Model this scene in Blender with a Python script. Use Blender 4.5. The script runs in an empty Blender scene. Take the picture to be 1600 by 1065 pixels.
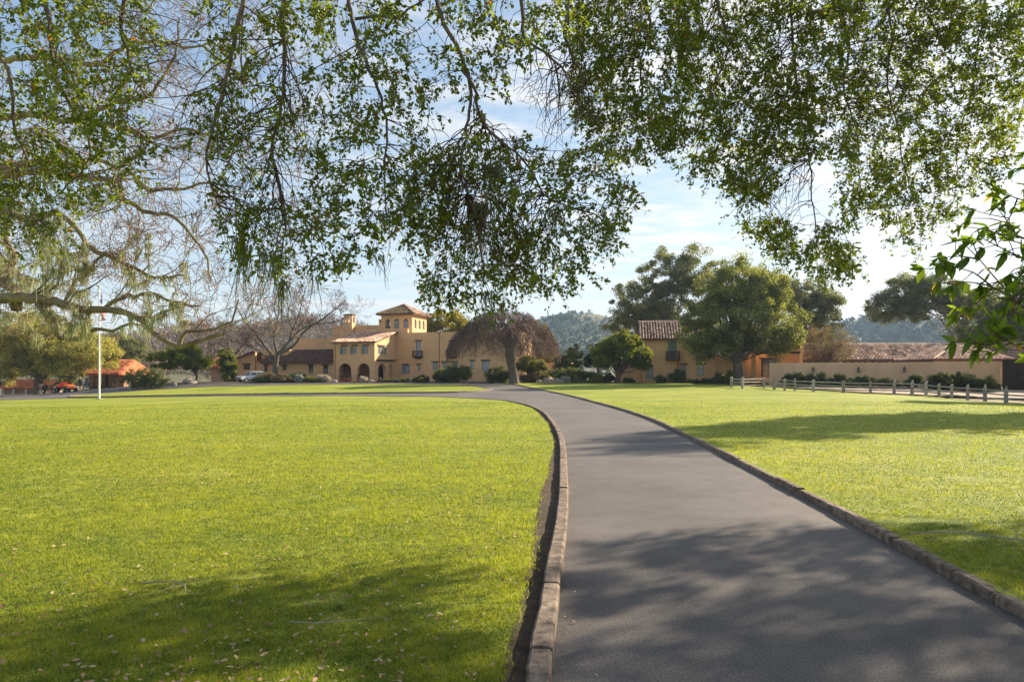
import bpy, bmesh, math, random
import numpy as np
from mathutils import Vector, Matrix
from mathutils.geometry import delaunay_2d_cdt

SC = bpy.context.scene
COL = SC.collection
R = math.radians

# ------------------------------------------------------------------ camera, sky, sun, exposure
CAM_H = 1.85
cam_d = bpy.data.cameras.new('camera')
cam_d.lens = 24.0
cam_d.sensor_width = 36.0
cam_d.shift_y = 49.5 / 1600.0
cam_d.clip_start = 0.1
cam_d.clip_end = 9000.0
cam = bpy.data.objects.new('camera', cam_d)
cam.location = (0, 0, CAM_H)
cam.rotation_euler = (R(90), 0, 0)
COL.objects.link(cam)
SC.camera = cam

SUN_EL = R(26.0)
SUN_AZ = R(57.0)                      # from +Y (view direction) towards +X
SUN_DIR = Vector((math.sin(SUN_AZ) * math.cos(SUN_EL), math.cos(SUN_AZ) * math.cos(SUN_EL), math.sin(SUN_EL)))
sun_d = bpy.data.lights.new('sun', 'SUN')
sun_d.energy = 5.0
sun_d.angle = R(0.6)
sun_d.color = (1.0, 0.87, 0.68)
sun = bpy.data.objects.new('sun', sun_d)
sun.rotation_euler = (-SUN_DIR).to_track_quat('-Z', 'Y').to_euler()
sun.location = (60, 40, 60)
COL.objects.link(sun)

world = bpy.data.worlds.new('World')
SC.world = world
world.use_nodes = True
wn = world.node_tree.nodes
wl = world.node_tree.links
wn.clear()
def WN(t, **k):
    n = wn.new(t)
    for a, b in k.items():
        setattr(n, a, b)
    return n
w_out = WN('ShaderNodeOutputWorld')
w_bg = WN('ShaderNodeBackground')
w_bg.inputs['Strength'].default_value = 0.118
sky = WN('ShaderNodeTexSky', sky_type='NISHITA', sun_disc=False)
sky.sun_elevation = SUN_EL
sky.sun_rotation = SUN_AZ
sky.air_density = 1.0
sky.dust_density = 0.6
sky.ozone_density = 2.5
tc = WN('ShaderNodeTexCoord')
sep = WN('ShaderNodeSeparateXYZ')
wl.new(tc.outputs['Generated'], sep.inputs[0])
def wmath(op, a, b=None, clamp=False):
    n = WN('ShaderNodeMath', operation=op, use_clamp=clamp)
    for i, v in enumerate((a, b)):
        if v is None:
            continue
        if isinstance(v, (int, float)):
            n.inputs[i].default_value = v
        else:
            wl.new(v, n.inputs[i])
    return n.outputs[0]
zc = wmath('MAXIMUM', sep.outputs[2], 0.0)
zc = wmath('ADD', zc, 0.07)
cx = wmath('DIVIDE', sep.outputs[0], zc)
cy = wmath('DIVIDE', sep.outputs[1], zc)
comb = WN('ShaderNodeCombineXYZ')
wl.new(cx, comb.inputs[0]); wl.new(cy, comb.inputs[1])
def wnoise(scale, detail, rough, vec, dist=0.0):
    n = WN('ShaderNodeTexNoise')
    n.inputs['Scale'].default_value = scale
    n.inputs['Detail'].default_value = detail
    n.inputs['Roughness'].default_value = rough
    n.inputs['Distortion'].default_value = dist
    wl.new(vec, n.inputs['Vector'])
    return n.outputs['Fac']
def wramp(fac, stops):
    n = WN('ShaderNodeValToRGB')
    el = n.color_ramp.elements
    while len(el) < len(stops):
        el.new(0.5)
    for e, (p, c) in zip(el, stops):
        e.position = p
        e.color = (c, c, c, 1)
    wl.new(fac, n.inputs[0])
    return n.outputs[0]
mp = WN('ShaderNodeMapping')
mp.inputs['Location'].default_value = (3.1, 1.4, 0)
wl.new(comb.outputs[0], mp.inputs[0])
# a sheet of small ripples of cloud, broken by wide openings
big = wramp(wnoise(0.55, 4, 0.55, mp.outputs[0], 0.3), [(0.34, 0.0), (0.50, 1.0)])
mpr = WN('ShaderNodeMapping')
mpr.inputs['Scale'].default_value = (1.0, 1.7, 1)
mpr.inputs['Rotation'].default_value = (0, 0, 0.35)
wl.new(comb.outputs[0], mpr.inputs[0])
ripple = wramp(wnoise(3.6, 5, 0.58, mpr.outputs[0], 0.5), [(0.38, 0.12), (0.60, 1.0)])
mp2 = WN('ShaderNodeMapping')
mp2.inputs['Scale'].default_value = (0.09, 0.62, 1)
mp2.inputs['Location'].default_value = (0.3, 2.2, 0)
wl.new(comb.outputs[0], mp2.inputs[0])
streak = wramp(wnoise(1.1, 5, 0.6, mp2.outputs[0]), [(0.46, 0.0), (0.60, 1.0)])
sd = WN('ShaderNodeVectorMath', operation='DOT_PRODUCT')
sd.inputs[1].default_value = SUN_DIR
wl.new(tc.outputs['Generated'], sd.inputs[0])
sdot = sd.outputs['Value']
cl = wmath('MULTIPLY', big, ripple)
cl = wmath('MULTIPLY', cl, wramp(sdot, [(0.35, 0.40), (0.80, 1.0)]))
lowm = wramp(sep.outputs[2], [(0.05, 0.85), (0.30, 0.15)])
st = wmath('MULTIPLY', streak, lowm)
cl = wmath('MAXIMUM', cl, st, True)
glow = wmath('POWER', wmath('MAXIMUM', sdot, 0.0), 4.0)
glow = wmath('ADD', wmath('MULTIPLY', glow, 1.3), 3.5)
ccol = WN('ShaderNodeVectorMath', operation='SCALE')
ccol.inputs[0].default_value = (1.0, 0.98, 0.96)
wl.new(glow, ccol.inputs['Scale'])
wmix = WN('ShaderNodeMixRGB')
wl.new(cl, wmix.inputs[0])
# soft clip on the clear sky's colour, holds down its brightest part
dv1 = WN('ShaderNodeVectorMath', operation='SCALE'); dv1.inputs['Scale'].default_value = 1/9.0
wl.new(sky.outputs[0], dv1.inputs[0])
dv2 = WN('ShaderNodeVectorMath', operation='ADD'); dv2.inputs[1].default_value = (1.0, 1.0, 1.0)
wl.new(dv1.outputs[0], dv2.inputs[0])
dv3 = WN('ShaderNodeVectorMath', operation='DIVIDE')
wl.new(sky.outputs[0], dv3.inputs[0]); wl.new(dv2.outputs[0], dv3.inputs[1])
wl.new(dv3.outputs[0], wmix.inputs[1])
wl.new(ccol.outputs[0], wmix.inputs[2])
wl.new(wmix.outputs[0], w_bg.inputs[0])
wl.new(w_bg.outputs[0], w_out.inputs[0])

SC.view_settings.view_transform = 'Standard'
SC.view_settings.look = 'None'
SC.view_settings.exposure = 1.25
SC.view_settings.gamma = 1.0
SC.view_settings.use_curve_mapping = False
SC.render.engine = 'CYCLES'
SC.cycles.max_bounces = 7
SC.cycles.diffuse_bounces = 3
SC.cycles.glossy_bounces = 2
SC.cycles.transmission_bounces = 4
SC.cycles.transparent_max_bounces = 6
SC.cycles.sample_clamp_indirect = 6.0
SC.cycles.caustics_reflective = False
SC.cycles.caustics_refractive = False
SC.cycles.use_denoising = True

# ------------------------------------------------------------------ helpers
FPX = 1066.67
def at(px, py, D):
    """a point D metres in front of the camera that the photograph shows at (px, py)"""
    return Vector(((px - 800) / FPX * D, D, CAM_H + (582 - py) / FPX * D))

def sstep(a, b, x):
    t = np.clip((np.asarray(x, float) - a) / (b - a), 0, 1)
    return t * t * (3 - 2 * t)

def G(X, Y):
    """height of the ground"""
    X = np.asarray(X, float); Y = np.asarray(Y, float)
    k = np.maximum(0., -X - 6.)
    dip = .03 * k * k / (k + 6.) * sstep(12, 65, Y) * (1 - sstep(76, 92, Y) * sstep(-64, -44, X))
    rdip = .5 * sstep(22, 38, X) * sstep(15, 40, Y) * (1 - sstep(52, 72, Y))
    return .5 * sstep(45, 92, Y) - np.minimum(dip, 2.6) - rdip
def gz(x, y):
    return float(G(x, y))

def tag(o, label=None, cat=None, group=None, kind=None):
    if label: o['label'] = label
    if cat: o['category'] = cat
    if group: o['group'] = group
    if kind: o['kind'] = kind
    return o
def empty(name, loc, rz=0.0, label=None, cat=None, group=None, kind=None):
    o = bpy.data.objects.new(name, None)
    o.empty_display_size = 0.3
    o.location = loc
    o.rotation_euler = (0, 0, rz)
    COL.objects.link(o)
    return tag(o, label, cat, group, kind)
def link(name, me, m=None, parent=None):
    o = bpy.data.objects.new(name, me)
    COL.objects.link(o)
    if m is not None and len(me.materials) == 0:
        me.materials.append(m)
    if parent is not None:
        o.parent = parent
    return o
def np_mesh(name, V, faces, smooth=False, attr=None):
    """faces: (n,3) or (n,4) int array, or a list of such arrays; attr: per-face float named tint"""
    V = np.ascontiguousarray(V, np.float32)
    if not isinstance(faces, (list, tuple)):
        faces = [faces]
    faces = [np.asarray(f, np.int32) for f in faces if len(f)]
    loops = np.concatenate([f.ravel() for f in faces])
    sizes = np.concatenate([np.full(len(f), f.shape[1], np.int32) for f in faces])
    starts = np.concatenate([[0], np.cumsum(sizes)[:-1]]).astype(np.int32)
    me = bpy.data.meshes.new(name)
    me.vertices.add(len(V)); me.vertices.foreach_set('co', V.ravel())
    me.loops.add(len(loops)); me.loops.foreach_set('vertex_index', loops)
    me.polygons.add(len(sizes)); me.polygons.foreach_set('loop_start', starts)
    try:
        me.polygons.foreach_set('loop_total', sizes)
    except Exception:
        pass
    if smooth:
        me.polygons.foreach_set('use_smooth', np.ones(len(sizes), bool))
    if attr is not None:
        a = me.attributes.new('tint', 'FLOAT', 'FACE')
        a.data.foreach_set('value', np.ascontiguousarray(attr, np.float32))
    me.update(calc_edges=True)
    return me

class MB:
    """collects simple shapes into one mesh"""
    def __init__(s):
        s.V = []; s.F = []; s.T = []
    def add(s, V, F, t=0.5):
        k = len(s.V)
        s.V += [tuple(v) for v in V]
        s.F += [tuple(i + k for i in f) for f in F]
        s.T += [t] * len(F)
        return s
    def box(s, x0, x1, y0, y1, z0, z1, t=0.5):
        return s.add([(x0,y0,z0),(x1,y0,z0),(x1,y1,z0),(x0,y1,z0),(x0,y0,z1),(x1,y0,z1),(x1,y1,z1),(x0,y1,z1)],
                     [(0,3,2,1),(4,5,6,7),(0,1,5,4),(1,2,6,5),(2,3,7,6),(3,0,4,7)], t)
    def beam(s, a, b, w, h, t=0.5, up=(0,0,1)):
        a = Vector(a); b = Vector(b); d = (b - a).normalized()
        sx = d.cross(Vector(up))
        if sx.length < 1e-4: sx = Vector((1,0,0))
        sx.normalize(); sy = sx.cross(d)
        o = []
        for p in (a, b):
            for i, j in ((-1,-1),(1,-1),(1,1),(-1,1)):
                o.append(p + sx * (w/2*i) + sy * (h/2*j))
        return s.add(o, [(0,1,2,3),(7,6,5,4),(0,4,5,1),(1,5,6,2),(2,6,7,3),(3,7,4,0)], t)
    def tube(s, pts, rad, n=6, t=0.5):
        V, F = tube_arrays(np.array([tuple(p) for p in pts], float), np.array(rad if hasattr(rad, '__len__') else [rad]*len(pts), float), n)
        return s.add(V.tolist(), F.tolist(), t)
    def disc_cyl(s, c, axis, r, w, n=16, t=0.5):
        c = Vector(c); ax = Vector(axis).normalized()
        e = ax.orthogonal().normalized(); f = ax.cross(e)
        V = []
        for k in (-1, 1):
            for i in range(n):
                a = 2*math.pi*i/n
                V.append(c + ax*(w/2*k) + e*(r*math.cos(a)) + f*(r*math.sin(a)))
        F = [tuple(range(n-1, -1, -1)), tuple(range(n, 2*n))] + [(i, (i+1) % n, n+(i+1) % n, n+i) for i in range(n)]
        return s.add(V, F, t)
    def build(s, name, m, parent=None, smooth=False, loc=None):
        me = bpy.data.meshes.new(name)
        me.from_pydata(s.V, [], s.F)
        a = me.attributes.new('tint', 'FLOAT', 'FACE')
        a.data.foreach_set('value', np.array(s.T, np.float32))
        if smooth:
            me.polygons.foreach_set('use_smooth', np.ones(len(s.F), bool))
        me.update()
        o = link(name, me, m, parent)
        if loc is not None: o.location = loc
        return o

def tube_arrays(P, Rr, n):
    """tapered tube through the points P (k,3) with radii Rr; open ends"""
    k = len(P)
    T = np.empty_like(P)
    T[1:-1] = P[2:] - P[:-2]; T[0] = P[1] - P[0]; T[-1] = P[-1] - P[-2]
    T /= np.linalg.norm(T, axis=1, keepdims=True) + 1e-9
    ref = np.array([0.31, 0.17, 0.93]) if abs(T[0][2]) < 0.8 else np.array([0.95, 0.2, 0.1])
    A = np.cross(T, ref); A /= np.linalg.norm(A, axis=1, keepdims=True) + 1e-9
    B = np.cross(T, A)
    an = np.arange(n) * 2 * math.pi / n
    V = P[:, None] + Rr[:, None, None] * (np.cos(an)[None, :, None] * A[:, None] + np.sin(an)[None, :, None] * B[:, None])
    i = np.arange(n); j = (i + 1) % n
    base = (np.arange(k - 1) * n)[:, None]
    Fq = np.stack([base + i, base + j, base + n + j, base + n + i], -1).reshape(-1, 4)
    return V.reshape(-1, 3), Fq
def tubes_mesh(name, branches, tint=None):
    """branches: list of (P, R, sides)"""
    Vs = []; Fs = []; k = 0; Ts = []
    for b in branches:
        V, Fq = tube_arrays(np.asarray(b[0], float), np.asarray(b[1], float), b[2])
        Vs.append(V); Fs.append(Fq + k); k += len(V)
        Ts.append(np.full(len(Fq), min(1.0, b[1][0] / 0.12)))
    return np_mesh(name, np.concatenate(Vs), np.concatenate(Fs), smooth=True, attr=np.concatenate(Ts))

def catmull(pts, step):
    P = [np.array(p, float) for p in pts]
    P = [2*P[0]-P[1]] + P + [2*P[-1]-P[-2]]
    out = []
    for i in range(1, len(P)-2):
        a, b, c, d = P[i-1:i+3]
        n = max(1, int(np.linalg.norm(c-b)/step))
        for j in range(n):
            t = j/n
            out.append(.5*((2*b)+(c-a)*t+(2*a-5*b+4*c-d)*t*t+(-a+3*b-3*c+d)*t**3))
    out.append(P[-2])
    return np.array(out)

# ------------------------------------------------------------------ materials
def new_mat(name):
    m = bpy.data.materials.new(name)
    m.use_nodes = True
    return m, m.node_tree.nodes, m.node_tree.links, m.node_tree.nodes['Principled BSDF']
def mat(name, c, rough=0.85, c2=None, scale=3.0, bump=0.0, bscale=40.0, metal=0.0, spec=0.3, tint=0.0, coord='Object', detail=5.0, stretch=None, contrast=(0.35, 0.65)):
    """principled with noise between colours c and c2, a per-piece tint and a fine bump"""
    m, N, L, P = new_mat(name)
    P.inputs['Roughness'].default_value = rough
    P.inputs['Metallic'].default_value = metal
    P.inputs['Specular IOR Level'].default_value = spec
    co = N.new('ShaderNodeTexCoord')
    vec = co.outputs[coord]
    if stretch:
        mpn = N.new('ShaderNodeMapping')
        mpn.inputs['Scale'].default_value = stretch
        L.new(vec, mpn.inputs[0]); vec = mpn.outputs[0]
    col = None
    if c2 is None:
        c2 = tuple(x*0.8 for x in c)
    nz = N.new('ShaderNodeTexNoise')
    nz.inputs['Scale'].default_value = scale
    nz.inputs['Detail'].default_value = detail
    nz.inputs['Roughness'].default_value = 0.62
    L.new(vec, nz.inputs['Vector'])
    rp = N.new('ShaderNodeValToRGB')
    rp.color_ramp.elements[0].position = contrast[0]; rp.color_ramp.elements[1].position = contrast[1]
    rp.color_ramp.elements[0].color = (*c2, 1); rp.color_ramp.elements[1].color = (*c, 1)
    L.new(nz.outputs['Fac'], rp.inputs[0])
    col = rp.outputs[0]
    if tint:
        at_ = N.new('ShaderNodeAttribute'); at_.attribute_name = 'tint'
        mr = N.new('ShaderNodeMapRange')
        mr.inputs['To Min'].default_value = 1 - tint; mr.inputs['To Max'].default_value = 1 + tint
        L.new(at_.outputs['Fac'], mr.inputs['Value'])
        sc_ = N.new('ShaderNodeVectorMath'); sc_.operation = 'SCALE'
        L.new(col, sc_.inputs[0]); L.new(mr.outputs[0], sc_.inputs['Scale'])
        col = sc_.outputs[0]
    L.new(col, P.inputs['Base Color'])
    if bump:
        nb = N.new('ShaderNodeTexNoise')
        nb.inputs['Scale'].default_value = bscale; nb.inputs['Detail'].default_value = 6
        nb.inputs['Roughness'].default_value = 0.7
        L.new(vec, nb.inputs['Vector'])
        bp = N.new('ShaderNodeBump')
        bp.inputs['Strength'].default_value = bump; bp.inputs['Distance'].default_value = 0.02
        L.new(nb.outputs['Fac'], bp.inputs['Height'])
        L.new(bp.outputs[0], P.inputs['Normal'])
    return m
def leaf_mat(name, dark, light, trans=0.35, tcol=None, rough=0.5, odd=None):
    """leaf: colour from the per-leaf tint, light passes through the blade"""
    m, N, L, P = new_mat(name)
    at_ = N.new('ShaderNodeAttribute'); at_.attribute_name = 'tint'
    rp = N.new('ShaderNodeValToRGB')
    rp.color_ramp.elements[0].color = (*dark, 1); rp.color_ramp.elements[1].color = (*light, 1)
    if odd:
        rp.color_ramp.elements[1].position = 0.93
        e = rp.color_ramp.elements.new(0.97); e.color = (*odd, 1)
    L.new(at_.outputs['Fac'], rp.inputs[0])
    L.new(rp.outputs[0], P.inputs['Base Color'])
    P.inputs['Roughness'].default_value = rough
    P.inputs['Specular IOR Level'].default_value = 0.35
    tr = N.new('ShaderNodeBsdfTranslucent')
    mx = N.new('ShaderNodeMixRGB'); mx.blend_type = 'MULTIPLY'; mx.inputs[0].default_value = 1.0
    mx.inputs[2].default_value = (*(tcol or (1.5, 1.45, 0.7)), 1)
    L.new(rp.outputs[0], mx.inputs[1]); L.new(mx.outputs[0], tr.inputs[0])
    ms = N.new('ShaderNodeMixShader'); ms.inputs[0].default_value = trans
    L.new(P.outputs[0], ms.inputs[1]); L.new(tr.outputs[0], ms.inputs[2])
    L.new(ms.outputs[0], N['Material Output'].inputs[0])
    return m
def glass_mat(name, c, rough=0.08, spec=0.8):
    m, N, L, P = new_mat(name)
    P.inputs['Base Color'].default_value = (*c, 1)
    P.inputs['Roughness'].default_value = rough
    P.inputs['Specular IOR Level'].default_value = spec
    return m

M = {}
M['stucco'] = mat('stucco', (0.76, 0.465, 0.235), 0.92, (0.66, 0.395, 0.195), 0.55, 0.25, 30)
M['stucco_pink'] = mat('stucco_pink', (0.71, 0.46, 0.275), 0.92, (0.60, 0.385, 0.225), 0.5, 0.25, 30, stretch=(1, 1, 0.3))
M['tile'] = mat('tile', (0.76, 0.54, 0.39), 0.85, (0.50, 0.30, 0.20), 1.6, 0.2, 25, tint=0.6)
M['tile_dark'] = mat('tile_dark', (0.20, 0.11, 0.075), 0.88, (0.12, 0.065, 0.045), 1.6, 0.2, 25, tint=0.4)
M['tile_tan'] = mat('tile_tan', (0.36, 0.25, 0.12), 0.88, (0.24, 0.17, 0.08), 1.6, 0.2, 25, tint=0.4)  # darker, yellower than the main tile; front slope of the tower roof
M['tile_red'] = mat('tile_red', (0.56, 0.18, 0.07), 0.85, (0.40, 0.12, 0.05), 1.5, 0.2, 25, tint=0.35)
M['wood_dark'] = mat('wood_dark', (0.10, 0.055, 0.033), 0.8, (0.06, 0.032, 0.02), 4.0, 0.3, 30, tint=0.2)
M['wood_black'] = mat('wood_black', (0.050, 0.030, 0.020), 0.75, (0.028, 0.018, 0.013), 3.0, 0.3, 30, tint=0.35, stretch=(6, 6, 0.6))
M['wood_grey'] = mat('wood_grey', (0.44, 0.40, 0.34), 0.9, (0.25, 0.22, 0.18), 5.0, 0.4, 30, tint=0.25)
M['shutter_green'] = mat('shutter_green', (0.20, 0.25, 0.19), 0.6, (0.16, 0.20, 0.155), 2.0)
M['shutter_blue'] = mat('shutter_blue', (0.25, 0.28, 0.30), 0.6, (0.20, 0.23, 0.25), 2.0)
M['frame_white'] = mat('frame_white', (0.62, 0.61, 0.57), 0.6, (0.5, 0.5, 0.46), 2.0)
M['frame_grey'] = mat('frame_grey', (0.22, 0.23, 0.21), 0.6, (0.17, 0.18, 0.16), 2.0)
M['pane'] = glass_mat('pane', (0.035, 0.040, 0.042))
M['pane_pale'] = glass_mat('pane_pale', (0.20, 0.23, 0.27))
M['iron'] = mat('iron', (0.03, 0.027, 0.025), 0.55, (0.02, 0.018, 0.017), 6.0, metal=0.4)
M['copper_pipe'] = mat('copper_pipe', (0.36, 0.20, 0.095), 0.6, (0.28, 0.15, 0.07), 5.0)
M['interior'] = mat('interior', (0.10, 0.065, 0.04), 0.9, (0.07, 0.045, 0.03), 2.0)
M['terracotta'] = mat('terracotta', (0.45, 0.14, 0.07), 0.85, (0.35, 0.10, 0.05), 4.0)
M['stone'] = mat('stone', (0.42, 0.35, 0.27), 0.9, (0.22, 0.18, 0.14), 4.0, 0.5, 14)
M['white_metal'] = mat('white_metal', (0.78, 0.78, 0.76), 0.4, (0.70, 0.70, 0.68), 3.0)
M['bark_grey'] = mat('bark_grey', (0.19, 0.155, 0.12), 0.95, (0.09, 0.072, 0.056), 5.0, 0.9, 9, stretch=(1, 1, 0.35))
M['bark_brown'] = mat('bark_brown', (0.14, 0.095, 0.065), 0.95, (0.075, 0.05, 0.036), 6.0, 0.8, 12)
M['bark_pale'] = mat('bark_pale', (0.40, 0.35, 0.28), 0.9, (0.20, 0.17, 0.13), 3.0, 0.6, 10)
M['bark_twig'] = mat('bark_twig', (0.20, 0.135, 0.105), 0.9, (0.13, 0.085, 0.068), 5.0, 0.4, 20)
def moss_bark():
    m, N, L, P = new_mat('bark_moss')
    P.inputs['Roughness'].default_value = 0.95
    co = N.new('ShaderNodeTexCoord')
    n1 = N.new('ShaderNodeTexNoise'); n1.inputs['Scale'].default_value = 1.6; n1.inputs['Detail'].default_value = 8
    L.new(co.outputs['Object'], n1.inputs['Vector'])
    rp = N.new('ShaderNodeValToRGB')
    e = rp.color_ramp.elements
    e[0].position = 0.38; e[0].color = (0.13, 0.095, 0.065, 1)
    e[1].position = 0.66; e[1].color = (0.28, 0.25, 0.12, 1)
    k = e.new(0.5); k.color = (0.21, 0.175, 0.105, 1)
    L.new(n1.outputs['Fac'], rp.inputs[0])
    # thin twigs are reddish brown, thick limbs grey-green
    at_ = N.new('ShaderNodeAttribute'); at_.attribute_name = 'tint'
    mr = N.new('ShaderNodeMapRange'); mr.inputs['From Max'].default_value = 0.22
    L.new(at_.outputs['Fac'], mr.inputs['Value'])
    mx = N.new('ShaderNodeMixRGB'); mx.inputs[1].default_value = (0.25, 0.15, 0.115, 1)
    L.new(mr.outputs[0], mx.inputs[0]); L.new(rp.outputs[0], mx.inputs[2])
    L.new(mx.outputs[0], P.inputs['Base Color'])
    bp = N.new('ShaderNodeBump'); bp.inputs['Strength'].default_value = 0.8; bp.inputs['Distance'].default_value = 0.03
    n2 = N.new('ShaderNodeTexNoise'); n2.inputs['Scale'].default_value = 14; n2.inputs['Detail'].default_value = 6
    L.new(co.outputs['Object'], n2.inputs['Vector'])
    L.new(n2.outputs['Fac'], bp.inputs['Height']); L.new(bp.outputs[0], P.inputs['Normal'])
    return m
M['bark_moss'] = moss_bark()
M['lichen'] = leaf_mat('lichen', (0.26, 0.28, 0.15), (0.50, 0.51, 0.30), 0.35, (1.1, 1.1, 0.9), 0.9)
M['lichen_dark'] = leaf_mat('lichen_dark', (0.15, 0.17, 0.10), (0.34, 0.36, 0.22), 0.35, (1.1, 1.1, 0.9), 0.9)
M['leaf_oak'] = leaf_mat('leaf_oak', (0.055, 0.092, 0.012), (0.205, 0.245, 0.034), 0.50, (1.75, 1.75, 0.5), 0.42, (0.30, 0.13, 0.03))
M['leaf_broad'] = leaf_mat('leaf_broad', (0.060, 0.125, 0.022), (0.20, 0.28, 0.035), 0.46, (1.8, 1.75, 0.5), 0.5, (0.55, 0.36, 0.02))
M['leaf_live_oak'] = leaf_mat('leaf_live_oak', (0.078, 0.092, 0.040), (0.290, 0.295, 0.140), 0.43, (1.4, 1.4, 0.7), 0.55)
M['leaf_olive'] = leaf_mat('leaf_olive', (0.15, 0.15, 0.042), (0.54, 0.50, 0.175), 0.52, (1.5, 1.4, 0.6), 0.55)
M['leaf_round'] = leaf_mat('leaf_round', (0.046, 0.066, 0.018), (0.36, 0.385, 0.12), 0.44, (1.5, 1.4, 0.6), 0.6)
M['leaf_citrus'] = leaf_mat('leaf_citrus', (0.060, 0.095, 0.015), (0.28, 0.29, 0.040), 0.45, (1.6, 1.5, 0.5), 0.4)
M['leaf_yellow'] = leaf_mat('leaf_yellow', (0.11, 0.12, 0.015), (0.36, 0.31, 0.030), 0.40, (1.5, 1.4, 0.5), 0.5)
M['leaf_lime'] = leaf_mat('leaf_lime', (0.08, 0.10, 0.018), (0.25, 0.25, 0.04), 0.38, (1.5, 1.4, 0.5), 0.5)
M['leaf_dark'] = leaf_mat('leaf_dark', (0.030, 0.042, 0.016), (0.105, 0.125, 0.042), 0.25, (1.4, 1.4, 0.6), 0.85)
M['leaf_shrub'] = leaf_mat('leaf_shrub', (0.060, 0.075, 0.024), (0.20, 0.215, 0.060), 0.35, (1.4, 1.4, 0.6), 0.55)
M['leaf_brown'] = leaf_mat('leaf_brown', (0.110, 0.080, 0.045), (0.32, 0.25, 0.12), 0.35, (1.2, 1.1, 0.7), 0.7)
M['leaf_silver'] = leaf_mat('leaf_silver', (0.26, 0.28, 0.23), (0.52, 0.53, 0.46), 0.2, (1.1, 1.1, 0.9), 0.7)
M['leaf_white'] = leaf_mat('leaf_white', (0.36, 0.30, 0.24), (0.72, 0.64, 0.54), 0.25, (1.1, 1.1, 0.9), 0.7)
M['leaf_sage'] = leaf_mat('leaf_sage', (0.10, 0.115, 0.075), (0.25, 0.26, 0.19), 0.2, (1.1, 1.1, 0.9), 0.7)
M['leaf_far'] = leaf_mat('leaf_far', (0.050, 0.062, 0.030), (0.12, 0.135, 0.065), 0.1, (1.2, 1.2, 0.7), 0.8)
M['wood_far'] = leaf_mat('wood_far', (0.12, 0.09, 0.07), (0.27, 0.205, 0.155), 0.15, (1.1, 1.0, 0.9), 0.9)
M['leaf_dry'] = leaf_mat('leaf_dry', (0.22, 0.12, 0.05), (0.55, 0.42, 0.25), 0.2, (1.1, 1.0, 0.8), 0.8)
M['grass_blade'] = leaf_mat('grass_blade', (0.038, 0.095, 0.006), (0.360, 0.375, 0.052), 0.48, (1.6, 1.55, 0.5), 0.55, (0.36, 0.29, 0.12))
# ------------------------------------------------------------------ ground, driveway, lawns, kerbs
def lawn_mat():
    m, N, L, P = new_mat('lawn')
    P.inputs['Roughness'].default_value = 0.8
    P.inputs['Specular IOR Level'].default_value = 0.22
    co = N.new('ShaderNodeTexCoord')
    def nz(scale, detail, stretch=None, rough=0.6):
        v = co.outputs['Object']
        if stretch:
            mp_ = N.new('ShaderNodeMapping'); mp_.inputs['Scale'].default_value = stretch
            L.new(v, mp_.inputs[0]); v = mp_.outputs[0]
        n = N.new('ShaderNodeTexNoise'); n.inputs['Scale'].default_value = scale; n.inputs['Detail'].default_value = detail
        n.inputs['Roughness'].default_value = rough
        L.new(v, n.inputs['Vector'])
        return n.outputs['Fac']
    def ramp(f, stops):
        r = N.new('ShaderNodeValToRGB'); e = r.color_ramp.elements
        while len(e) < len(stops): e.new(0.5)
        for a, (p, c) in zip(e, stops):
            a.position = p; a.color = (*c, 1)
        L.new(f, r.inputs[0]); return r.outputs[0]
    base = ramp(nz(0.22, 6), [(0.30, (0.185, 0.235, 0.020)), (0.52, (0.285, 0.305, 0.030)), (0.72, (0.37, 0.345, 0.052))])
    fine = ramp(nz(7.0, 8, None, 0.75), [(0.30, (0.40, 0.46, 0.34)), (0.50, (0.95, 0.97, 0.92)), (0.72, (1.45, 1.35, 1.25))])
    mow = ramp(nz(0.55, 3, (0.12, 1.0, 1.0)), [(0.35, (0.86, 0.90, 0.84)), (0.65, (1.10, 1.08, 1.08))])
    def mul(a, b):
        x = N.new('ShaderNodeMixRGB'); x.blend_type = 'MULTIPLY'; x.inputs[0].default_value = 1
        L.new(a, x.inputs[1]); L.new(b, x.inputs[2]); return x.outputs[0]
    L.new(mul(mul(base, fine), mow), P.inputs['Base Color'])
    bp = N.new('ShaderNodeBump'); bp.inputs['Strength'].default_value = 0.9; bp.inputs['Distance'].default_value = 0.04
    L.new(nz(22.0, 6, None, 0.75), bp.inputs['Height']); L.new(bp.outputs[0], P.inputs['Normal'])
    return m
M['lawn'] = lawn_mat()
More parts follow.
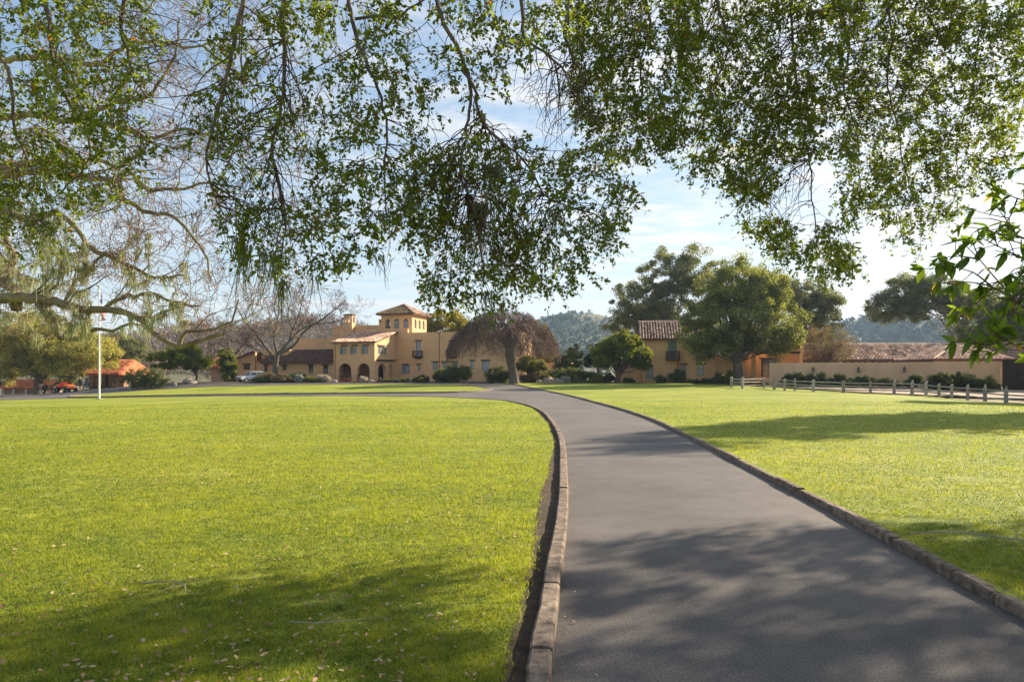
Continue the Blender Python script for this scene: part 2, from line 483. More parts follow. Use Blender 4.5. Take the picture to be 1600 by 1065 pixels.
def asphalt_mat():
    m, N, L, P = new_mat('asphalt')
    P.inputs['Roughness'].default_value = 0.78
    P.inputs['Specular IOR Level'].default_value = 0.35
    co = N.new('ShaderNodeTexCoord')
    def nz(scale, detail, rough=0.6):
        n = N.new('ShaderNodeTexNoise'); n.inputs['Scale'].default_value = scale; n.inputs['Detail'].default_value = detail
        n.inputs['Roughness'].default_value = rough
        L.new(co.outputs['Object'], n.inputs['Vector']); return n.outputs['Fac']
    def ramp(f, stops):
        r = N.new('ShaderNodeValToRGB'); e = r.color_ramp.elements
        while len(e) < len(stops): e.new(0.5)
        for a, (p, c) in zip(e, stops):
            a.position = p; a.color = (c[0], c[1], c[2], 1)
        L.new(f, r.inputs[0]); return r.outputs[0]
    a2 = ramp(nz(2.4, 6, 0.65), [(0.3, (0.84, 0.84, 0.85)), (0.5, (1, 1, 1)), (0.74, (1.16, 1.14, 1.11))])
    a = ramp(nz(0.35, 5), [(0.3, (0.094, 0.083, 0.077)), (0.7, (0.160, 0.140, 0.126))])
    b = ramp(nz(60, 4, 0.8), [(0.34, (0.40, 0.40, 0.40)), (0.52, (1, 1, 1)), (0.68, (1.8, 1.75, 1.68))])
    x = N.new('ShaderNodeMixRGB'); x.blend_type = 'MULTIPLY'; x.inputs[0].default_value = 1
    L.new(a, x.inputs[1]); L.new(b, x.inputs[2])
    x2 = N.new('ShaderNodeMixRGB'); x2.blend_type = 'MULTIPLY'; x2.inputs[0].default_value = 1
    L.new(x.outputs[0], x2.inputs[1]); L.new(a2, x2.inputs[2]); L.new(x2.outputs[0], P.inputs['Base Color'])
    bp = N.new('ShaderNodeBump'); bp.inputs['Strength'].default_value = 0.7; bp.inputs['Distance'].default_value = 0.012
    L.new(nz(85, 5, 0.8), bp.inputs['Height']); L.new(bp.outputs[0], P.inputs['Normal'])
    return m
M['asphalt'] = asphalt_mat()
M['soil'] = mat('soil', (0.115, 0.080, 0.050), 0.95, (0.055, 0.038, 0.025), 6.0, 0.9, 30)
M['dry_ground'] = mat('dry_ground', (0.32, 0.235, 0.15), 0.95, (0.20, 0.165, 0.085), 0.05, 0.6, 3)
M['kerb_stone'] = mat('kerb_stone', (0.36, 0.27, 0.20), 0.95, (0.11, 0.085, 0.065), 9.0, 1.0, 60, detail=12.0, tint=0.15)

KL = [(-0.8,-9),(-.2,-4),(.03,0),(.12,2.5),(.16,4.1),(.27,5.1),(.38,6.22),(.57,7.96),(.78,10.34),(1.0,13.34),(1.19,16.06),(1.35,19.18),(1.46,24.38),(1.42,30.38),(1.05,36.0),(.30,40.6),(-.95,44.6),(-4.6,48.9),(-9.7,51.7),(-15.5,54.9),(-24.8,60.0),(-35,64.2),(-43,66.4),(-50,67.6),(-70,70),(-95,72)]
KR = [(2.9,-9),(3.4,-5),(3.7,0),(3.85,4),(3.9,5.2),(3.98,6.1),(4.1,7.14),(4.26,8.84),(4.40,10.7),(4.66,14.1),(4.92,17.6),(5.04,19.5),(5.46,27.5),(5.3,37.7),(4.39,53.8),(1.75,71.0),(0.2,80.6),(-2.6,87.5)]
REAR = [(-2.6,87.5),(-10,90.2),(-20,91),(-33,90.5),(-41,88.4),(-47,86),(-53,88),(-58,94),(-70,97),(-95,100)]
ISL = [(-1.9,64.6),(-3.4,60.6),(-7.6,58.5),(-17.3,61.4),(-26.9,65.2),(-36.9,68.0),(-44,69.6),(-47.5,73.5),(-46.6,77.6),(-43.7,80.4),(-38.8,82.9),(-34.7,84.0),(-23.7,84.6),(-14.2,83.8),(-7.5,79.2),(-4.1,72.7)]
kl = catmull(KL, 0.35)
kr = catmull(KR, 0.35)
rear = catmull(REAR, 1.0)
isl = catmull(ISL + [ISL[0]], 0.7)[:-1]

def offset(c, d):
    T = np.gradient(c, axis=0); T /= np.linalg.norm(T, axis=1, keepdims=True)
    return c + np.stack([-T[:, 1], T[:, 0]], 1) * np.reshape(d, (-1, 1))
def inside(poly, X, Y):
    r = np.zeros(len(X), bool)
    n = len(poly)
    for i in range(n):
        x0, y0 = poly[i]; x1, y1 = poly[(i+1) % n]
        if y0 == y1: continue
        c = (y0 > Y) != (y1 > Y)
        r ^= c & (X < (x1-x0)*(Y-y0)/(y1-y0)+x0)
    return r
def sheet(name, loop, zoff, m, step_near=0.6, step_far=3.0, ynear=22, kind='structure', parent=None, rough=0.0):
    loop = np.asarray(loop)
    x0, y0 = loop.min(0); x1, y1 = loop.max(0)
    pts = []
    for st, a, b in ((step_near, y0, ynear), (step_far, ynear, y1)):
        if b <= a: continue
        gx, gy = np.meshgrid(np.arange(x0, x1, st), np.arange(a, min(b, y1), st))
        pts.append(np.stack([gx.ravel(), gy.ravel()], 1))
    pts = np.concatenate(pts)
    pts = pts[inside(loop, pts[:, 0], pts[:, 1])]
    allp = [Vector(p) for p in loop] + [Vector(p) for p in pts]
    n = len(loop)
    res = delaunay_2d_cdt(allp, [(i, (i+1) % n) for i in range(n)], [], 1, 1e-4)
    V2 = np.array([tuple(v) for v in res[0]])
    z = G(V2[:, 0], V2[:, 1]) + zoff
    me = np_mesh(name, np.column_stack([V2, z]), np.array([f for f in res[2] if len(f) == 3]), smooth=True)
    o = link(name, me, m, parent)
    if kind and parent is None: o['kind'] = kind
    # faces must look up
    if me.polygons[0].normal.z < 0: me.flip_normals()
    return o

# the wide ground sheet, out to the horizon
def graded(lo, hi, fine_lo, fine_hi, fine, grow=1.25):
    a = list(np.arange(fine_lo, fine_hi + 1e-6, fine))
    s = fine
    while a[-1] < hi: s *= grow; a.append(a[-1] + s)
    s = fine
    while a[0] > lo: s *= grow; a.insert(0, a[0] - s)
    return np.array(a)
gx = graded(-1700, 1900, -100, 80, 2.0)
gx = gx[(gx > -1950) & (gx < 2150)]
gy = graded(-60, 2000, -12, 110, 2.0)
gy = gy[(gy > -85) & (gy < 2350)]
GX, GY = np.meshgrid(gx, gy)
gzv = G(GX, GY) - 0.10
nx, ny = len(gx), len(gy)
idx = (np.arange(ny - 1)[:, None] * nx + np.arange(nx - 1)[None]).ravel()
ground = link('ground', np_mesh('ground', np.stack([GX.ravel(), GY.ravel(), gzv.ravel()], 1), np.stack([idx, idx+1, idx+nx+1, idx+nx], 1), smooth=True), M['dry_ground'])
tag(ground, kind='structure')

road_loop = np.concatenate([kr, rear[1:], [(-95, 72.5)], offset(kl, -0.0)[::-1][1:]])
sheet('driveway', road_loop, 0.0, M['asphalt'], 0.5, 2.0, 30)
rng = np.random.default_rng(5)
def wob(n, amp, k=9):
    w = rng.normal(0, 1, n + 2*k); w = np.convolve(w, np.ones(k)/k, 'same')[k:-k]
    return w * amp * math.sqrt(k)
edge_l = offset(kl, 0.27 + wob(len(kl), 0.035) + 0.0)
left_loop = np.concatenate([edge_l, [(-95, -9)]])
sheet('lawn', left_loop, 0.085, M['lawn'], 0.45, 2.2, 24)
verge = np.concatenate([offset(kl, 0.02), offset(kl, 0.42)[::-1]])
sheet('soil_verge', verge, 0.03, M['soil'], 0.3, 2.0, 24)
isl_c = offset(isl, 0.0)
sheet('lawn', isl_c, 0.085, M['lawn'], 2, 2, 24)
right_loop = np.concatenate([kr[:-4], [(2.5,84.5),(6,85.5),(12,86),(20,84),(24,79.5),(24.5,74.5),(26.5,70.5),(27.5,65),(31,60.5),(36,58.5),(36,53.5),(38.5,49),(60,44),(60,-9)]])
sheet('lawn', right_loop, 0.085, M['lawn'], 0.45, 2.2, 24)
# planting beds of bare mulch in front of the buildings
bed = np.array([(0.6,81.0),(-2.4,87.5),(-10,90.4),(-20,91.2),(-33,90.7),(-41,88.6),(-47,86.2),(-47,104),(60,104),(60,76),(28,76),(22,79),(18,84.8),(12,86.2),(6,85.7),(2.5,84.7)])
sheet('planting_bed', bed, 0.05, M['soil'], 3, 3, 20)
court = np.array([(27,75),(32,63),(40,58),(70,46),(70,70),(49,66),(30,76)])
M['pale_gravel'] = mat('pale_gravel', (0.42, 0.33, 0.24), 0.95, (0.33, 0.25, 0.18), 3.0, 0.4, 40)
sheet('path', court, 0.06, M['pale_gravel'], 3, 3, 20)

def kerb(name, curve, half, h, seg_len, y_cut, seed, closed=False):
    """a kerb of separate weathered stones laid end to end along the curve"""
    root = empty(name, (0, 0, 0)); tag(root, kind='structure')
    rg = np.random.default_rng(seed)
    d = np.concatenate([[0], np.cumsum(np.linalg.norm(np.diff(curve, axis=0), axis=1))])
    def pt(s):
        return np.array([np.interp(s, d, curve[:, 0]), np.interp(s, d, curve[:, 1])])
    def section(s, a, top):
        p = pt(s); q = pt(min(s + 0.05, d[-1])); o_ = pt(max(s - 0.05, 0))
        t = (q - o_); t /= np.linalg.norm(t) + 1e-9
        nrm = np.array([-t[1], t[0]])
        z = gz(*p)
        w = half * a
        b = 0.018
        prof = [(-w, -0.06), (-w, top - b), (-w + b, top), (w - b, top), (w, top - b), (w, -0.06)]
        return [(p[0] + nrm[0]*u, p[1] + nrm[1]*u, z + zz) for u, zz in prof]
    s = 0.0
    far = MB()
    while s < d[-1] - 0.05:
        y = pt(s)[1]
        near = y < y_cut
        L_ = (seg_len * rg.uniform(0.7, 1.25)) if near else 2.5
        e = min(s + L_, d[-1])
        nsub = 9 if near else 2
        secs = []
        base_h = h + rg.normal(0, 0.006)
        for i in range(nsub + 1):
            t_ = i / nsub
            jit = rg.normal(0, 0.004) if near else 0
            secs.append(section(s + (e - s) * t_ * (0.985 if near else 1.0), 1 + (rg.normal(0, 0.035) if near else 0), base_h + jit - (0.008 if near and i in (0, nsub) else 0)))
        V = [v for sc_ in secs for v in sc_]
        F = []
        for i in range(nsub):
            for j in range(5):
                a = i*6 + j
                F.append((a, a+6, a+7, a+1))
        F.append(tuple(range(6))); F.append(tuple(range((nsub)*6+5, nsub*6-1, -1)))
        if near:
            MB().add(V, F, rg.uniform(0, 1)).build('kerb_stone', M['kerb_stone'], root)
        else:
            far.add(V, F, 0.5)
        s = e
    if far.V:
        far.build('kerb_run', M['kerb_stone'], root)
    return root
kerb('left_kerb', kl[12:], 0.072, 0.115, 1.35, 40, 1)
kerb('right_kerb', kr[12:], 0.058, 0.095, 1.5, 45, 2)
kerb('island_kerb', np.concatenate([isl, isl[:1]]), 0.07, 0.14, 2.5, -99, 3)

# ---- grass blades: one mass nobody could count
def grass(name, n, side, seed, dmax=42.0):
    rg = np.random.default_rng(seed)
    u = rg.random(n)
    a, b = 2.6, dmax
    D = (a**-0.55 + u * (b**-0.55 - a**-0.55)) ** (-1/0.55)
    if side < 0:
        hi = np.interp(D, edge_l[:, 1][:140], edge_l[:, 0][:140]) + np.abs(rg.normal(0, .035, n))
        lo = -0.80 * D - 1.5
    else:
        lo = np.interp(D, kr[:, 1], kr[:, 0]) + 0.085
        hi = 0.80 * D + 1.5
    ok = hi > lo
    X = lo + rg.random(n) * (hi - lo)
    # equal density on both sides of the width change
    keep = ok & (rg.random(n) < np.clip((hi - lo) / (0.8*D + 2.2), 0, 1))
    X = X[keep]; D = D[keep]; n = len(X)
    def vn(sc, k):
        tb = np.random.default_rng(seed*10+k).random((64, 64))
        u_, v_ = X/sc, D/sc
        i0 = np.floor(u_).astype(int); j0 = np.floor(v_).astype(int); fu = u_-i0; fv = v_-j0
        fu = fu*fu*(3-2*fu); fv = fv*fv*(3-2*fv)
        return (tb[i0 % 64, j0 % 64]*(1-fu)*(1-fv)+tb[(i0+1) % 64, j0 % 64]*fu*(1-fv)+tb[i0 % 64, (j0+1) % 64]*(1-fu)*fv+tb[(i0+1) % 64, (j0+1) % 64]*fu*fv)*2-1
    patch = .9*vn(.13, 1)+.8*vn(.45, 2)+.55*vn(2.3, 3)
    thin = (vn(.35, 4)+.8*vn(1.1, 5)) > .95
    keep = ~(thin & (rg.random(n) < .75))
    X = X[keep]; D = D[keep]; patch = patch[keep]; n = len(X)
    old = (np.sin(X*1.7+D*0.6)+np.sin(X*0.53-D*1.31+1)+np.sin(X*3.1+D*2.7+2)+np.sin(X*0.9+D*0.35+4)+np.sin(X*5.3-D*4.1))/5
    z = G(X, D) + 0.08
    s = np.sqrt(D / 5.0)
    h = (0.022 + 0.016*rg.random(n) + 0.008*patch) * (0.75 + 0.25*s)
    w = 0.0034 * s ** 1.5 * (0.8 + 0.5*rg.random(n))
    an = rg.random(n) * 2*math.pi
    lean = rg.normal(0, 0.9, n) * h
    la = rg.random(n) * 2*math.pi
    V = np.empty((n, 3, 3))
    dx = np.cos(an)*w; dy = np.sin(an)*w
    V[:, 0] = np.stack([X-dx, D-dy, z], 1)
    V[:, 1] = np.stack([X+dx, D+dy, z], 1)
    V[:, 2] = np.stack([X+np.cos(la)*lean, D+np.sin(la)*lean, z+h], 1)
    tint = np.clip(0.5 + 0.30*patch + rg.normal(0, 0.22, n), 0, 0.90)
    dry = rg.random(n) < 0.03
    tint[dry] = 1.0
    o = link(name, np_mesh(name, V.reshape(-1, 3), np.arange(3*n).reshape(-1, 3), attr=tint), M['grass_blade'])
    return tag(o, kind='stuff')
tag(grass('grass', 420000, -1, 11), 'short mown grass on the wide lawn left of the driveway', 'grass')
tag(grass('grass', 300000, 1, 12), 'short mown grass on the lawn right of the driveway', 'grass')

# dry leaves lying on the lawns and a few on the asphalt
def litter(name, label, n, seed, side):
    rg = np.random.default_rng(seed)
    D = 3.5 + 30 * rg.random(n) ** 2.0
    if side < 0:
        hi = np.interp(D, edge_l[:, 1][:140], edge_l[:, 0][:140]) - 0.02; lo = -0.8*D - 1
        z0 = 0.108
    elif side > 0:
        lo = np.interp(D, kr[:, 1], kr[:, 0]) + 0.12; hi = 0.8*D + 1
        z0 = 0.108
    else:
        lo = np.interp(D, kl[:, 1][:140], kl[:, 0][:140]) + 0.1; hi = np.interp(D, kr[:, 1], kr[:, 0]) - 0.1
        z0 = 0.008
    X = lo + rg.random(n)*(hi-lo)
    if side == 0:      # grit and leaf scraps gather along both kerbs
        e_ = rg.random(n)
        X = np.where(e_ < .42, lo + np.abs(rg.normal(0, .07, n)), np.where(e_ < .8, hi - np.abs(rg.normal(0, .08, n)), X))
    keep = rg.random(n) < (np.sin(X*0.9+2)+np.sin(D*0.8+X*0.4)+np.sin(X*2.3-D*1.7)+2.4)/4.2
    X = X[keep]; D = D[keep]; n = len(X)
    pos = np.stack([X, D, G(X, D) + z0], 1)
    ax = rg.normal(0, 1, (n, 3)); ax[:, 2] *= 0.25
    nn = rg.normal(0, 0.45, (n, 3)); nn[:, 2] = 1
    ln = rg.uniform(0.028, 0.055, n) * (1.0 if side else .6)
    V, Fq, T = leaf_arrays(pos, ax, nn, ln, ln*0.5, rg.random(n), rg)
    return tag(link(name, np_mesh(name, V, Fq, attr=T), M['leaf_dry']), label, 'leaves', kind='stuff')

def leaf_arrays(pos, ax, nn, ln, wd, tint, rg, fold=0.25):
    """oval leaves folded along the midrib: 6 points, 2 quads each"""
    ax = ax / (np.linalg.norm(ax, axis=1, keepdims=True) + 1e-9)
    sd_ = np.cross(nn, ax); sd_ /= np.linalg.norm(sd_, axis=1, keepdims=True) + 1e-9
    up = np.cross(ax, sd_)
    ln = ln[:, None]; wd = wd[:, None]
    n = len(pos)
    V = np.empty((n, 6, 3))
    V[:, 0] = pos
    V[:, 1] = pos + ax*ln*0.33 + sd_*wd*0.5 + up*wd*fold*0.5
    V[:, 2] = pos + ax*ln*0.72 + sd_*wd*0.40 + up*wd*fold*0.4
    V[:, 3] = pos + ax*ln - up*wd*0.10
    V[:, 4] = pos + ax*ln*0.72 - sd_*wd*0.40 + up*wd*fold*0.4
    V[:, 5] = pos + ax*ln*0.33 - sd_*wd*0.5 + up*wd*fold*0.5
    k = (np.arange(n)*6)[:, None]
    Fq = np.concatenate([k + np.array([0, 1, 2, 3]), k + np.array([0, 3, 4, 5])], 1).reshape(-1, 4)
    return V.reshape(-1, 3), Fq, np.repeat(tint, 2)
def quad_leaves(pos, ax, nn, ln, wd, tint):
    """diamond leaf clumps for plants seen from afar: 4 points, 1 quad"""
    ax = ax / (np.linalg.norm(ax, axis=1, keepdims=True) + 1e-9)
    sd_ = np.cross(nn, ax); sd_ /= np.linalg.norm(sd_, axis=1, keepdims=True) + 1e-9
    n = len(pos)
    V = np.empty((n, 4, 3))
    ln = np.reshape(ln, (-1, 1)); wd = np.reshape(wd, (-1, 1))
    V[:, 0] = pos - ax*ln*0.5
    V[:, 1] = pos + sd_*wd*0.5
    V[:, 2] = pos + ax*ln*0.5
    V[:, 3] = pos - sd_*wd*0.5
    return V.reshape(-1, 3), np.arange(4*n).reshape(-1, 4), tint
litter('fallen_leaves', 'dry tan leaves scattered over the left lawn', 5200, 21, -1)
litter('fallen_leaves', 'dry brown leaves scattered over the right lawn', 1100, 22, 1)
litter('fallen_leaves', 'few pale leaf scraps lying on the asphalt', 420, 23, 0)
# ------------------------------------------------------------------ building helpers
def arch_loop(a0, a1, z0, z1, n=8):
    """opening outline with a round head; z1 is the crown"""
    r = (a1 - a0) / 2; rise = min(r, (z1 - z0) * 0.6)
    c = (a0 + a1) / 2
    pts = [(a0, z0), (a1, z0)]
    for i in range(n + 1):
        t = math.pi * i / n
        pts.append((c + r*math.cos(t), z1 - rise + rise*math.sin(t)))
    return pts
def rect_loop(a0, a1, z0, z1):
    return [(a0, z0), (a1, z0), (a1, z1), (a0, z1)]
def wall(name, outline, holes, to3, thick, m, parent):
    """an upright wall with openings; to3(a, z, d) places the outline, d is the depth into the wall"""
    bm = bmesh.new()
    rings = []
    edges = []
    for loop in [outline] + holes:
        vs = [bm.verts.new(to3(a, z, 0)) for a, z in loop]
        for i in range(len(vs)):
            edges.append(bm.edges.new((vs[i], vs[(i+1) % len(vs)])))
        rings.append((loop, vs))
    r = bmesh.ops.triangle_fill(bm, use_beauty=True, use_dissolve=False, edges=edges)
    front = [f for f in r['geom'] if isinstance(f, bmesh.types.BMFace)]
    back = {}
    for loop, vs in rings:
        for (a, z), v in zip(loop, vs):
            back[v] = bm.verts.new(to3(a, z, thick))
    for f in front:
        bm.faces.new([back[v] for v in reversed(f.verts)])
    for loop, vs in rings:
        for i in range(len(vs)):
            a, b = vs[i], vs[(i+1) % len(vs)]
            bm.faces.new((a, b, back[b], back[a]))
    bmesh.ops.recalc_face_normals(bm, faces=bm.faces)
    me = bpy.data.meshes.new(name); bm.to_mesh(me); bm.free()
    return link(name, me, m, parent)
FR = lambda v0: (lambda a, z, d: (a, v0 + d, z))         # wall facing -v
SD = lambda u0: (lambda a, z, d: (u0 - d, a, z))         # wall facing +u
LS = lambda u0: (lambda a, z, d: (u0 + d, a, z))         # wall facing -u
BK = lambda v0: (lambda a, z, d: (a, v0 - d, z))         # wall facing +v

def window(parent, to3, a0, a1, z0, z1, nx_=2, nz_=3, frame='frame_white', pane='pane', lintel=True, shutters=None, sill=True, arch=False, label=None, glass=True, deep=0.10):
    """frame with glazing bars; pane, lintel, sill and shutters are its sub-parts. to3(a, z, d)"""
    def bx(mb, a, b, c, e, d0, d1, t=0.5):
        P = [to3(x, z, d) for d in (d0, d1) for (x, z) in ((a, c), (b, c), (b, e), (a, e))]
        mb.add(P, [(0,1,2,3),(7,6,5,4),(0,4,5,1),(1,5,6,2),(2,6,7,3),(3,7,4,0)], t)
    b = 0.07
    f = MB()
    bx(f, a0, a1, z0, z0+b, deep, deep+0.08); bx(f, a0, a1, z1-b, z1, deep, deep+0.08)
    bx(f, a0, a0+b, z0+b, z1-b, deep, deep+0.08); bx(f, a1-b, a1, z0+b, z1-b, deep, deep+0.08)
    for i in range(1, nx_):
        c = a0 + (a1-a0)*i/nx_; bx(f, c-0.025, c+0.025, z0+b, z1-b, deep+0.01, deep+0.06)
    for i in range(1, nz_):
        c = z0 + (z1-z0)*i/nz_; bx(f, a0+b, a1-b, c-0.02, c+0.02, deep+0.012, deep+0.062)
    w = f.build('window', M[frame], parent)
    if label: w['label'] = label
    if glass:
        g_ = MB(); bx(g_, a0+b, a1-b, z0+b, z1-b, deep+0.035, deep+0.05); g_.build('pane', M[pane], w)
    if lintel:
        l_ = MB(); bx(l_, a0-0.22, a1+0.22, z1+0.003, z1+0.17, -0.07, 0.12); l_.build('lintel', M['wood_dark'], w)
    if sill:
        s_ = MB(); bx(s_, a0-0.05, a1+0.05, z0-0.07, z0-0.003, -0.05, 0.1); s_.build('sill', M['stucco'], w)
    if shutters:
        mname, spans = shutters
        for s0, s1 in spans:
            q = MB(); bx(q, s0, s1, z0, z1-0.01, -0.05, -0.005)
            nb = 9
            for i in range(nb):
                zz = z0 + 0.06 + (z1-z0-0.15)*i/nb
                bx(q, s0+0.05, s1-0.05, zz, zz+0.05, -0.075, -0.05)
            q.build('shutter', M[mname], w)
    return w

def roof_tiles(name, parent, o, ud, sd, W, L, m, seed, clip=None, pitch=0.30, course=0.42, ridge=False):
    """barrel tiles on a sloping plane: o lower left corner, ud along the eave, sd up the slope (unit vectors).
    clip(a) -> (s0, s1) gives where on the slope the column at a begins and ends"""
    rg = np.random.default_rng(seed)
    o = np.array(o, float); ud = np.array(ud, float); sd = np.array(sd, float)
    nv = np.cross(ud, sd)
    if nv[2] < 0: nv = -nv
    ang = np.linspace(0, math.pi, 6)
    Vs = []; Fs = []; T = []; k = 0
    nc = max(1, int(W / pitch))
    for c in range(nc):
        a = (c + 0.5) * W / nc
        s0, s1 = clip(a) if clip else (0, L)
        if s1 - s0 < 0.1: continue
        nrow = max(1, int(round((s1 - s0) / course)))
        coltint = rg.normal(0, 0.08)
        for r_ in range(nrow):
            b0 = s0 + (s1-s0)*r_/nrow; b1 = s0 + (s1-s0)*(r_+1)/nrow + 0.05
            rr = pitch * 0.31 * rg.uniform(0.92, 1.08)
            sh = rg.normal(0, 0.012)
            ring = []
            for (b, rad, lift) in ((b0, rr*1.08, 0.045), (b1, rr*0.88, 0.0)):
                for t in ang:
                    ring.append(o + ud*(a + sh + rad*math.cos(t)) + sd*b + nv*(lift + rad*1.15*math.sin(t)))
            Vs += ring
            for i in range(5):
                Fs.append((k+i, k+i+1, k+6+i+1, k+6+i))
            tt = np.clip(0.5 + coltint + rg.normal(0, 0.24), 0, 1)
            T += [tt]*5
            k += 12
    me = np_mesh(name, np.array(Vs), np.array(Fs), smooth=False, attr=np.array(T))
    ob = link(name, me, m, parent)
    ob['kind'] = 'stuff'
    return ob
def roof_plane(name, parent, pts, thick, m):
    """a roof slab from its upper outline (3D points)"""
    n = len(pts)
    V = [tuple(p) for p in pts] + [(p[0], p[1], p[2]-thick) for p in pts]
    F = [tuple(range(n)), tuple(range(2*n-1, n-1, -1))] + [(i, n+i, n+(i+1) % n, (i+1) % n) for i in range(n)]
    return MB().add(V, F).build(name, m, parent)
def unit(v):
    v = np.array(v, float); return v/np.linalg.norm(v)

# ------------------------------------------------------------------ the main house
PD = 6.94
HR = R(16)
house = empty('main_house', (-19.72, 98.0, 0.5), -HR, 'ochre stucco villa with arched porch, belvedere tower and tiled roofs beyond the oval lawn', 'house')
S = M['stucco']
# porch block
wall('wall', rect_loop(-6.64, 0, -0.3, 5.78),
     [arch_loop(-5.8, -3.77, 0.02, 2.72), arch_loop(-2.72, -0.81, 0.02, 2.72),
      rect_loop(-5.1, -4.5, 4.02, 5.22), rect_loop(-3.45, -2.84, 4.02, 5.22), rect_loop(-1.65, -1.05, 4.02, 5.22)], FR(0), 0.5, S, house)
wall('wall', [(0.5, -0.3), (PD, -0.3), (PD, 7.40), (0.5, 5.92)],
     [arch_loop(1.0, 3.7, 0.02, 2.72), arch_loop(4.75, 5.84, 0.02, 2.66), rect_loop(1.0, 3.0, 4.0, 5.24)], SD(0), 0.5, S, house)
wall('wall', [(0.5, -0.3), (PD, -0.3), (PD, 7.40), (0.5, 5.92)], [rect_loop(2.2, 3.2, 1.3, 2.6)], LS(-6.64), 0.4, S, house)
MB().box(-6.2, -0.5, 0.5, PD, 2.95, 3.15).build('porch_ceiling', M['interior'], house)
MB().box(-6.7, 0.6, -0.5, PD, -0.3, 0.06).build('porch_floor', M['terracotta'], house)
# impost mouldings on the piers
imp = [(-6.66, -5.79), (-3.78, -2.71), (-0.82, 0.02)]
for a, b in imp:
    MB().box(a, b, -0.05, 0.52, 1.42, 1.52).build('impost', S, house)
for a, b in [(-0.02, 1.01), (3.69, 4.76), (5.83, PD - 0.01)]:
    MB().box(-0.48, 0.055, a + 0.06, b, 1.42, 1.52).build('impost', S, house)
# porch windows, each with one green shutter folded back
for a0 in (-5.1, -3.45, -1.65):
    window(house, FR(0), a0, a0+0.6, 4.02, 5.22, 2, 3, 'frame_white', 'pane', shutters=('shutter_green', [(a0-0.46, a0-0.02)]))
window(house, SD(0), 1.0, 3.0, 4.0, 5.24, 4, 4, 'frame_white', 'pane', shutters=('shutter_green', [(3.02, 3.6)]))
window(house, LS(-6.64), 2.2, 3.2, 1.3, 2.6, 2, 3, 'frame_grey', 'pane')
# beam pergola over the side arches
pg = MB()
pg.box(0.003, 0.10, 0.6, 6.3, 3.02, 3.14)
for i in range(9):
    v_ = 0.8 + i*0.64
    pg.box(0.003, 0.65, v_-0.06, v_+0.06, 3.142, 3.28)
pg.build('pergola', M['wood_dark'], house)
# porch roof
eave = np.array((-6.95, -0.45, 5.70)); sl = unit((0, PD+0.45, 1.85)); Lr = math.hypot(PD+0.45, 1.85)
pr = roof_plane('roof', house, [(-6.95, -0.45, 5.76), (0.40, -0.45, 5.76), (0.40, PD-0.003, 7.61), (-6.95, PD-0.003, 7.61)], 0.14, M['tile_dark'])
roof_tiles('roof_tiles', pr, (-6.95, -0.50, 5.77), (1, 0, 0), sl, 7.38, Lr, M['tile'], 31)
# main block
mw = []
for a0, a1, z0, z1 in ((1.3, 2.0, 1.2, 2.55), (3.55, 4.1, 1.55, 2.55), (6.05, 6.95, 1.65, 2.92), (7.65, 8.5, 1.65, 2.92), (9.1, 10.0, 1.65, 2.92), (12.15, 12.7, 1.85, 3.1), (13.95, 15.0, 1.55, 3.1), (3.32, 4.15, 3.85, 6.15), (8.8, 9.75, 3.85, 6.05)):
    mw.append(rect_loop(a0, a1, z0, z1))
wall('wall', [(-6.64, -0.3), (19.1, -0.3), (19.1, 7.45), (1.98, 7.45), (1.98, 8.02), (-6.9, 8.02), (-6.9, 7.0), (-6.64, 7.0)],
     mw + [rect_loop(-2.9, -1.5, 0.06, 2.3)], FR(PD), 0.5, S, house)
MB().box(-2.9, -1.5, PD+0.30, PD+0.36, 0.06, 2.3).build('door', M['wood_black'], house)
wall('wall', [(PD+0.5, -0.3), (PD+13, -0.3), (PD+13, 7.45), (PD+0.5, 7.45)], [rect_loop(9.6, 10.6, 4.0, 5.6), rect_loop(13.0, 14.0, 4.0, 5.6), rect_loop(9.6, 10.6, 1.2, 2.6)], SD(19.1), 0.5, S, house)
MB().box(-6.8, 18.6, PD+0.5, PD+13, 7.0, 7.12).build('flat_roof', M['stone'], house)
MB().box(-6.9, 19.1, PD+12.6, PD+13, -0.3, 7.4).build('wall', S, house)
window(house, FR(PD), 1.3, 2.0, 1.2, 2.55, 2, 3, 'shutter_blue', 'pane_pale', shutters=('shutter_blue', [(1.0, 1.29), (2.01, 2.3)]))
window(house, FR(PD), 3.55, 4.1, 1.55, 2.55, 2, 3, 'frame_white', 'pane')
window(house, FR(PD), 6.05, 6.95, 1.65, 2.92, 2, 3, 'frame_white', 'pane')
window(house, FR(PD), 7.65, 8.5, 1.65, 2.92, 2, 3, 'frame_white', 'pane')
window(house, FR(PD), 9.1, 10.0, 1.65, 2.92, 2, 3, 'frame_white', 'pane')
window(house, FR(PD), 12.15, 12.7, 1.85, 3.1, 1, 1, 'shutter_blue', 'pane_pale')
window(house, FR(PD), 13.95, 15.0, 1.55, 3.1, 2, 1, 'shutter_blue', 'pane_pale')
